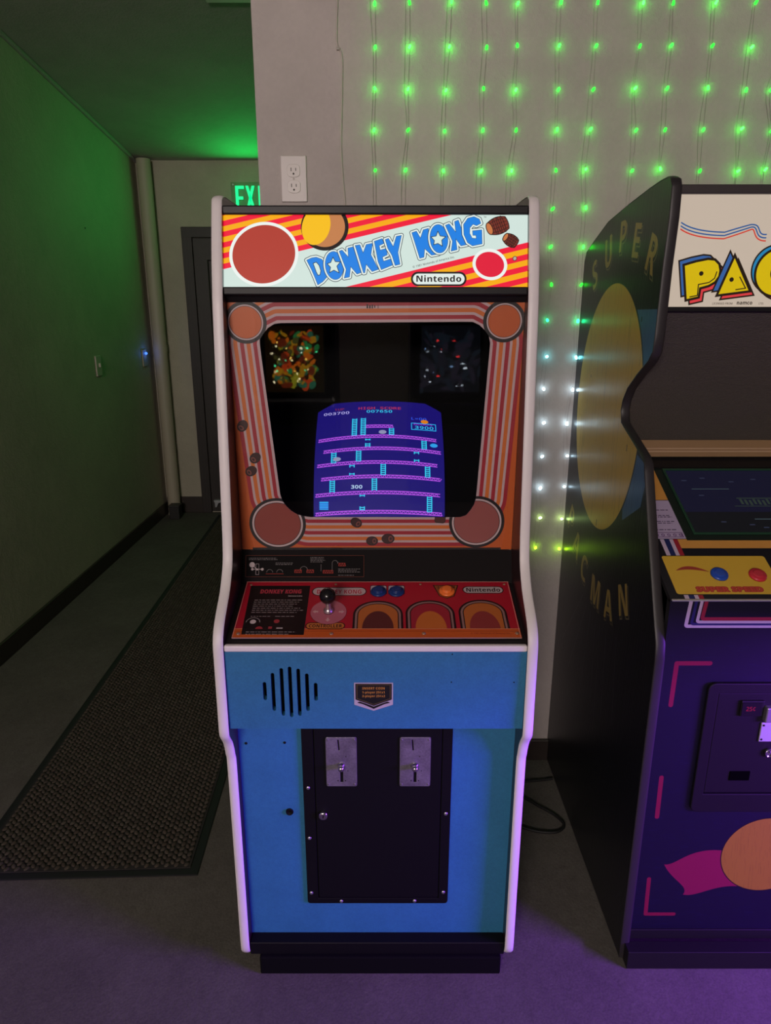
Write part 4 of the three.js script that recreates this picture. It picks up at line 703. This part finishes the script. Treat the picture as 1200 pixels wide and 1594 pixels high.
    part('coin_return', rbox(0.044, 0.023, 0.003, 0.0014, s * -0.105, 0.502, zd + 0.0005), mat([0.002, 0.002, 0.002], 1, { specularIntensity: 0 }), cd);
  }
}

// ------------------------------------------------------------------ wall things
{
  const o = thing('wall_outlet', 'double power outlet on the wall above the blue cabinet', 'outlet', [-0.245, 1.8075, -WALL_D]);
  const plate = mat([0.66, 0.60, 0.57], 0.4), face = mat([0.56, 0.50, 0.46], 0.35), slot = mat([0.03, 0.025, 0.02], 0.7);
  part('cover_plate', rbox(0.0695, 0.1135, 0.006, 0.0025, 0, 0, 0.003, 3), plate, o);
  for (const y of [0.0195, -0.0195]) {
    const s = new THREE.Shape(); s.moveTo(-0.0165, -0.0085); s.quadraticCurveTo(-0.013, -0.0155, 0, -0.0155); s.quadraticCurveTo(0.013, -0.0155, 0.0165, -0.0085); s.lineTo(0.0165, 0.0085); s.quadraticCurveTo(0.013, 0.0155, 0, 0.0155); s.quadraticCurveTo(-0.013, 0.0155, -0.0165, 0.0085); s.closePath();
    const r = part('receptacle', new THREE.ExtrudeGeometry(s, { depth: 0.0012, bevelEnabled: true, bevelSize: 0.0006, bevelThickness: 0.0006, bevelSegments: 1 }).translate(0, y, 0.006), face, o);
    part('slot', box(0.002, 0.0085, 0.0006, -0.0062, y + 0.003, 0.0079), slot, r); part('slot', box(0.002, 0.007, 0.0006, 0.0062, y + 0.003, 0.0079), slot, r);
    part('slot', new THREE.CylinderGeometry(0.0025, 0.0025, 0.0006, 12).rotateX(Math.PI / 2).translate(0, y - 0.0075, 0.0079), slot, r);
  }
  part('screw', facing(screwGeo(0.0028), 0, 0, 0.006), plate, o);
  const z = -WALL_D + 0.003;
  solid('hanging_cord', tube([[-0.121, 2.806, z], [-0.1212, 2.4, z], [-0.1209, 2.217, z], [-0.1235, 2.16, z], [-0.1229, 2.1164, z], [-0.1133, 2.102, z], [-0.1125, 2.02, z], [-0.1155, 1.95, z], [-0.1175, 1.8758, z], [-0.1135, 1.80, z], [-0.1095, 1.7474, z], [-0.109, 1.60, z], [-0.112, 1.3, z]], 0.0022, 120, 8), mat([0.58, 0.51, 0.47], 0.55), 'thin pale cord hanging straight down the wall right of the outlet', 'cord');
  const hook = thing('cord_clip', 'tiny clip holding the pale cord on the wall', 'clip', [-0.1205, 2.1095, -WALL_D]);
  part('clip_body', rbox(0.010, 0.006, 0.007, 0.002, 0, 0, 0.0035), mat([0.5, 0.44, 0.4], 0.5), hook);
  part('clip_nail', facing(screwGeo(0.0015), 0, 0, 0.007), steel, hook);
}
// curtain of LED strands on the wall
{
  const G = [0.012, 1, 0.018], T = [0.01, 1, 0.28], C = [0.2, 0.9, 1], Wt = [0.6, 0.85, 1], Yw = [0.6, 1, 0.3], Yg = [0.45, 1, 0.01];
  const rows = [2.207, 2.113, 2.017, 1.923, 1.827], deep = [1.734, 1.637, 1.538, 1.442, 1.343, 1.252, 1.152, 1.055, 0.959, 0.861, 0.765];
  const deepCol = [G, G, G, T, C, Wt, Wt, Wt, Wt, Yw, Yg];
  const strands = [
    [[-0.027, -0.026, -0.027, -0.030, -0.027], "leftmost green LED strand, hanging on the wall nearest the pale cord"],
    [[0.060, 0.061, 0.058, 0.059, 0.053], "second green LED strand from the left, above the blue cabinet"],
    [[0.165, 0.162, 0.156, 0.155, 0.154], "third green LED strand from the left, above the blue cabinet"],
    [[0.252, 0.257, 0.253, 0.255, 0.254], "fourth green LED strand from the left, above the marquee's two barrels"],
    [[0.331, 0.335, 0.336, 0.342, 0.335], "green LED strand that ends right above the blue cabinet's right edge strip"],
    [[0.439, 0.441, 0.446, 0.449, 0.453, 0.451, 0.452, 0.461, 0.456, 0.461, 0.458, 0.465, 0.467, 0.467, 0.473, 0.465], "long strand turning from green to white beside the blue cabinet, left one in the gap"],
    [[0.531, 0.535, 0.536, 0.536, 0.532, 0.540, 0.541, 0.544, 0.542, 0.545, 0.542, 0.533, 0.542, 0.540, 0.539, 0.538], "long strand turning from green to white, right one in the gap, partly behind dark cabinet"],
    [[0.644, 0.646, 0.643, 0.656, 0.656], "green LED strand above the sloping rear edge of the dark cabinet's side"],
    [[0.720, 0.726, 0.726, 0.732, 0.729], "green LED strand ending just left of the dark cabinet's top corner"],
    [[0.825, 0.830, 0.831, 0.832, 0.836], "green LED strand ending just right of the dark cabinet's top corner"],
    [[0.926, 0.929, 0.930, 0.931, 0.936], "second green LED strand from the right, above the yellow lettered marquee"],
    [[1.017, 1.020, 0.994, 1.011, 1.008], "rightmost green LED strand, at the picture's right edge"],
  ];
  const wireM = mat([0.40, 0.36, 0.33], 0.5), bulbGeo = lathe([[0, 0.0068], [0.0022, 0.0056], [0.0033, 0.003], [0.0033, -0.0035], [0, -0.0035]], 8);
  const mats = new Map(), matOf = (c, L) => { const k = c.join() + L; if (!mats.has(k)) mats.set(k, glow(c, L)); return mats.get(k); };
  strands.forEach(([xs, label], si) => {
    const s = thing('led_strand', label, 'string lights', [xs[0], CEIL - 0.004, -WALL_D], 'LED strands hanging in rows on the wall');
    const pts = xs.map((x, i) => [x - xs[0], (i < 5 ? rows[i] : deep[i - 5]) + (rnd() - 0.5) * 0.006 - (CEIL - 0.004)]);
    const wire = (off) => [[0 + off, 0, 0.004], [off, (pts[0][1]) / 2, 0.005], ...pts.map(([x, y]) => [x + off * (0.4 + rnd()), y, 0.0045 + rnd() * 0.003])];
    for (const off of [-0.0085, 0.0006]) { const w = wire(off); if (xs.length === 5) w.push([w.at(-1)[0], w.at(-1)[1] - 0.19, 0.005]); part('wire', tube(w, 0.00045, 60, 5), wireM, s); }
    pts.forEach(([x, y], i) => {
      const c = i < 5 ? G : deepCol[i - 5], big = rnd(), d = 0.0085 + 0.004 * big, ang = (rnd() - 0.5) * 1.6;
      const g = bulbGeo.clone().rotateX(0.5 + rnd() * 0.9).rotateZ(ang).translate(x, y, d);
      const level = i < 8 ? [5, 9, 16, 23][Math.floor(big * 4)] : [10, 13, 17, 22][Math.floor(big * 4)];
      part('bulb', g, matOf(c, level), s);
      const l = new THREE.PointLight(rgb(...c), LED_I * (0.45 + 1.5 * big * big));
      l.position.set(xs[0] + x, y + CEIL - 0.004, -WALL_D + d); l.shadow.radius = 0.12; l.castShadow = true; scene.add(l);
    });
  });
}
// power cords on the floor between the cabinets
solid('power_cord', tube([[0.36, 0.006, -1.80], [0.42, 0.005, -1.79], [0.475, 0.005, -1.74], [0.515, 0.005, -1.70], [0.53, 0.005, -1.66], [0.505, 0.005, -1.635], [0.45, 0.005, -1.635], [0.38, 0.005, -1.67], [0.35, 0.005, -1.72]], 0.0042, 80, 8), mat([0.006, 0.006, 0.006], 0.6), 'black power cord curling on the carpet between the two cabinets', 'cord');
solid('power_cord', tube([[0.33, 0.012, -1.86], [0.42, 0.006, -1.855], [0.50, 0.005, -1.862], [0.545, 0.005, -1.87]], 0.004, 40, 8), mat([0.006, 0.006, 0.006], 0.6), 'straight black power cord on the carpet near the wall between the cabinets', 'cord');
solid('wall_nail', lathe([[0, 0.004], [0.004, 0.003], [0.005, 0.001], [0.003, 0], [0, 0]], 12).rotateZ(-Math.PI / 2).translate(LEFT, 1.9226, -4.051), blackMetal, 'small dark nail in the green lit hall wall', 'nail');

// ------------------------------------------------------------------ what lights and what is mirrored, outside the frame
{
  const t = thing('ceiling_lamp', 'long shaded lamp box at the back of the room', 'lamp', ROOM_LAMP.pos);
  t.lookAt(...ROOM_LAMP.aim);
  part('lamp_housing', box(ROOM_LAMP.w + 0.08, ROOM_LAMP.h + 0.08, 0.08, 0, 0, -0.055), mat([0.5, 0.5, 0.5], 0.5), t);
  part('lamp_panel', box(ROOM_LAMP.w, ROOM_LAMP.h, 0.006, 0, 0, -0.010), glow(ROOM_LAMP.color, ROOM_LAMP.glow), t);
  for (const s of [-1, 1]) part('lamp_rod', new THREE.CylinderGeometry(0.008, 0.008, 0.5, 8).translate(s * 0.45, 0.36, -0.06), steel, t);
}
{
  const t = thing('wash_light', 'purple wash light on a stand right of the dark cabinet', 'lamp', [PURPLE_LAMP.pos[0], 0, PURPLE_LAMP.pos[2]]);
  const head = new THREE.Group(); head.name = 'lamp_head'; head.position.set(0, PURPLE_LAMP.pos[1], 0); t.add(head); head.lookAt(...PURPLE_LAMP.aim);
  part('lamp_body', rbox(0.78, 0.2, 0.1, 0.02, 0, 0, -0.065), blackPaint, head);
  part('lamp_hood', box(0.84, 0.008, 0.62, 0, 0.125, 0.285), blackRough, head);
  part('lamp_panel', box(PURPLE_LAMP.w, PURPLE_LAMP.h, 0.006, 0, 0, -0.010), glow(PURPLE_LAMP.color, PURPLE_LAMP.glow), head);
  part('pole', new THREE.CylinderGeometry(0.014, 0.014, 0.76, 12).translate(0.03, 0.38, 0.03), blackPaint, t);
  part('foot', lathe([[0, 0.02], [0.04, 0.02], [0.2, 0.006], [0.2, 0], [0, 0]], 28).translate(0.03, 0, 0.03), blackPaint, t);
}
function litMachine(pos, label, tex, L, color, lightL) {
  const t = thing('game_machine', label, 'arcade machine', pos);
  const side = [[0.1, 0], [0.1, 0.62], [0.22, 0.78], [0.10, 0.86], [-0.03, 1.42], [0.04, 1.55], [-0.45, 1.62], [-0.5, 0]].map(([a, b]) => [-a, b]);
  for (const s of [-1, 1]) part('side_panel', sideBoard(side, s < 0 ? -0.31 : 0.29, 0.02), blackPaint, t);
  part('front_panel', box(0.58, 0.62, 0.02, 0, 0.32, -0.11), blackPaint, t);
  part('shelf', box(0.58, 0.02, 0.3, 0, 0.80, -0.03), blackPaint, t);
  part('rear_panel', box(0.58, 1.55, 0.02, 0, 0.8, 0.4), blackPaint, t);
  const p = part('lit_glass', box(0.47, 0.53, 0.006), [blackPaint, blackPaint, blackPaint, blackPaint, blackPaint, new THREE.MeshStandardMaterial({ color: 0x050505, roughness: 0.3, emissive: 0xffffff, emissiveMap: tex, emissiveIntensity: L })], t);
  p.position.set(0, 1.13, -0.02); p.rotation.x = 0.16;
  const l = new THREE.RectAreaLight(color, lightL, 0.45, 0.5); l.position.set(pos[0], 1.13, pos[2] - 0.06); l.lookAt(pos[0], 1.2, pos[2] - 2); l.castShadow = true; scene.add(l);
}
const colourful = canvas(512, 576, (g, W, H) => {
  g.fillStyle = '#000000'; g.fillRect(0, 0, W, H);
  const tri = (x, y, rx, ry, c) => { g.fillStyle = c; g.beginPath(); g.ellipse(x, y, rx, ry, rnd() * 3, 0, 7); g.fill(); };
  for (let i = 0; i < 130; i++) { const y = 70 + rnd() * 440, x = 256 + (rnd() - 0.5) * (420 - y * 0.25); const c = ['#6a4a08', '#7a3a08', '#0e4a24', '#3c1006', '#5c5a10', '#123c2c', '#702008', '#2a2a10'][Math.floor(rnd() * 8)]; tri(x, y, 10 + rnd() * 42, 8 + rnd() * 26, c); }
  for (let i = 0; i < 26; i++) tri(50 + rnd() * 410, 150 + rnd() * 340, 4 + rnd() * 9, 3 + rnd() * 5, ['#fff0c0', '#d8ffe8', '#50ffb0', '#ffd060'][Math.floor(rnd() * 4)]);
});
const specks = canvas(512, 576, (g, W, H) => {
  g.fillStyle = '#000000'; g.fillRect(0, 0, W, H);
  for (let i = 0; i < 70; i++) { g.fillStyle = ['#0c0c12', '#141018', '#0a1016'][i % 3]; g.beginPath(); g.ellipse(rnd() * W, 80 + rnd() * 480, 20 + rnd() * 60, 6 + rnd() * 26, rnd() * 3, 0, 7); g.fill(); }
  for (let i = 0; i < 18; i++) { g.fillStyle = ['#e8f4ff', '#c8d8e0', '#e03030', '#8ab0e0'][Math.floor(rnd() * 4)]; g.beginPath(); g.ellipse(40 + rnd() * 430, 120 + rnd() * 400, 4 + rnd() * 13, 3 + rnd() * 5, 0, 0, 7); g.fill(); }
});
litMachine([-0.70, 0, 2.62], 'game machine with a colourful lit glass, mirrored at the left of the screen bezel', colourful, 11, 0xffb060, 0.04);
litMachine([0.50, 0, 2.62], 'game machine with a dark speckled glass, mirrored at the right of the screen bezel', specks, 9, 0xc0d0ff, 0.03);

renderer.render(scene, camera);
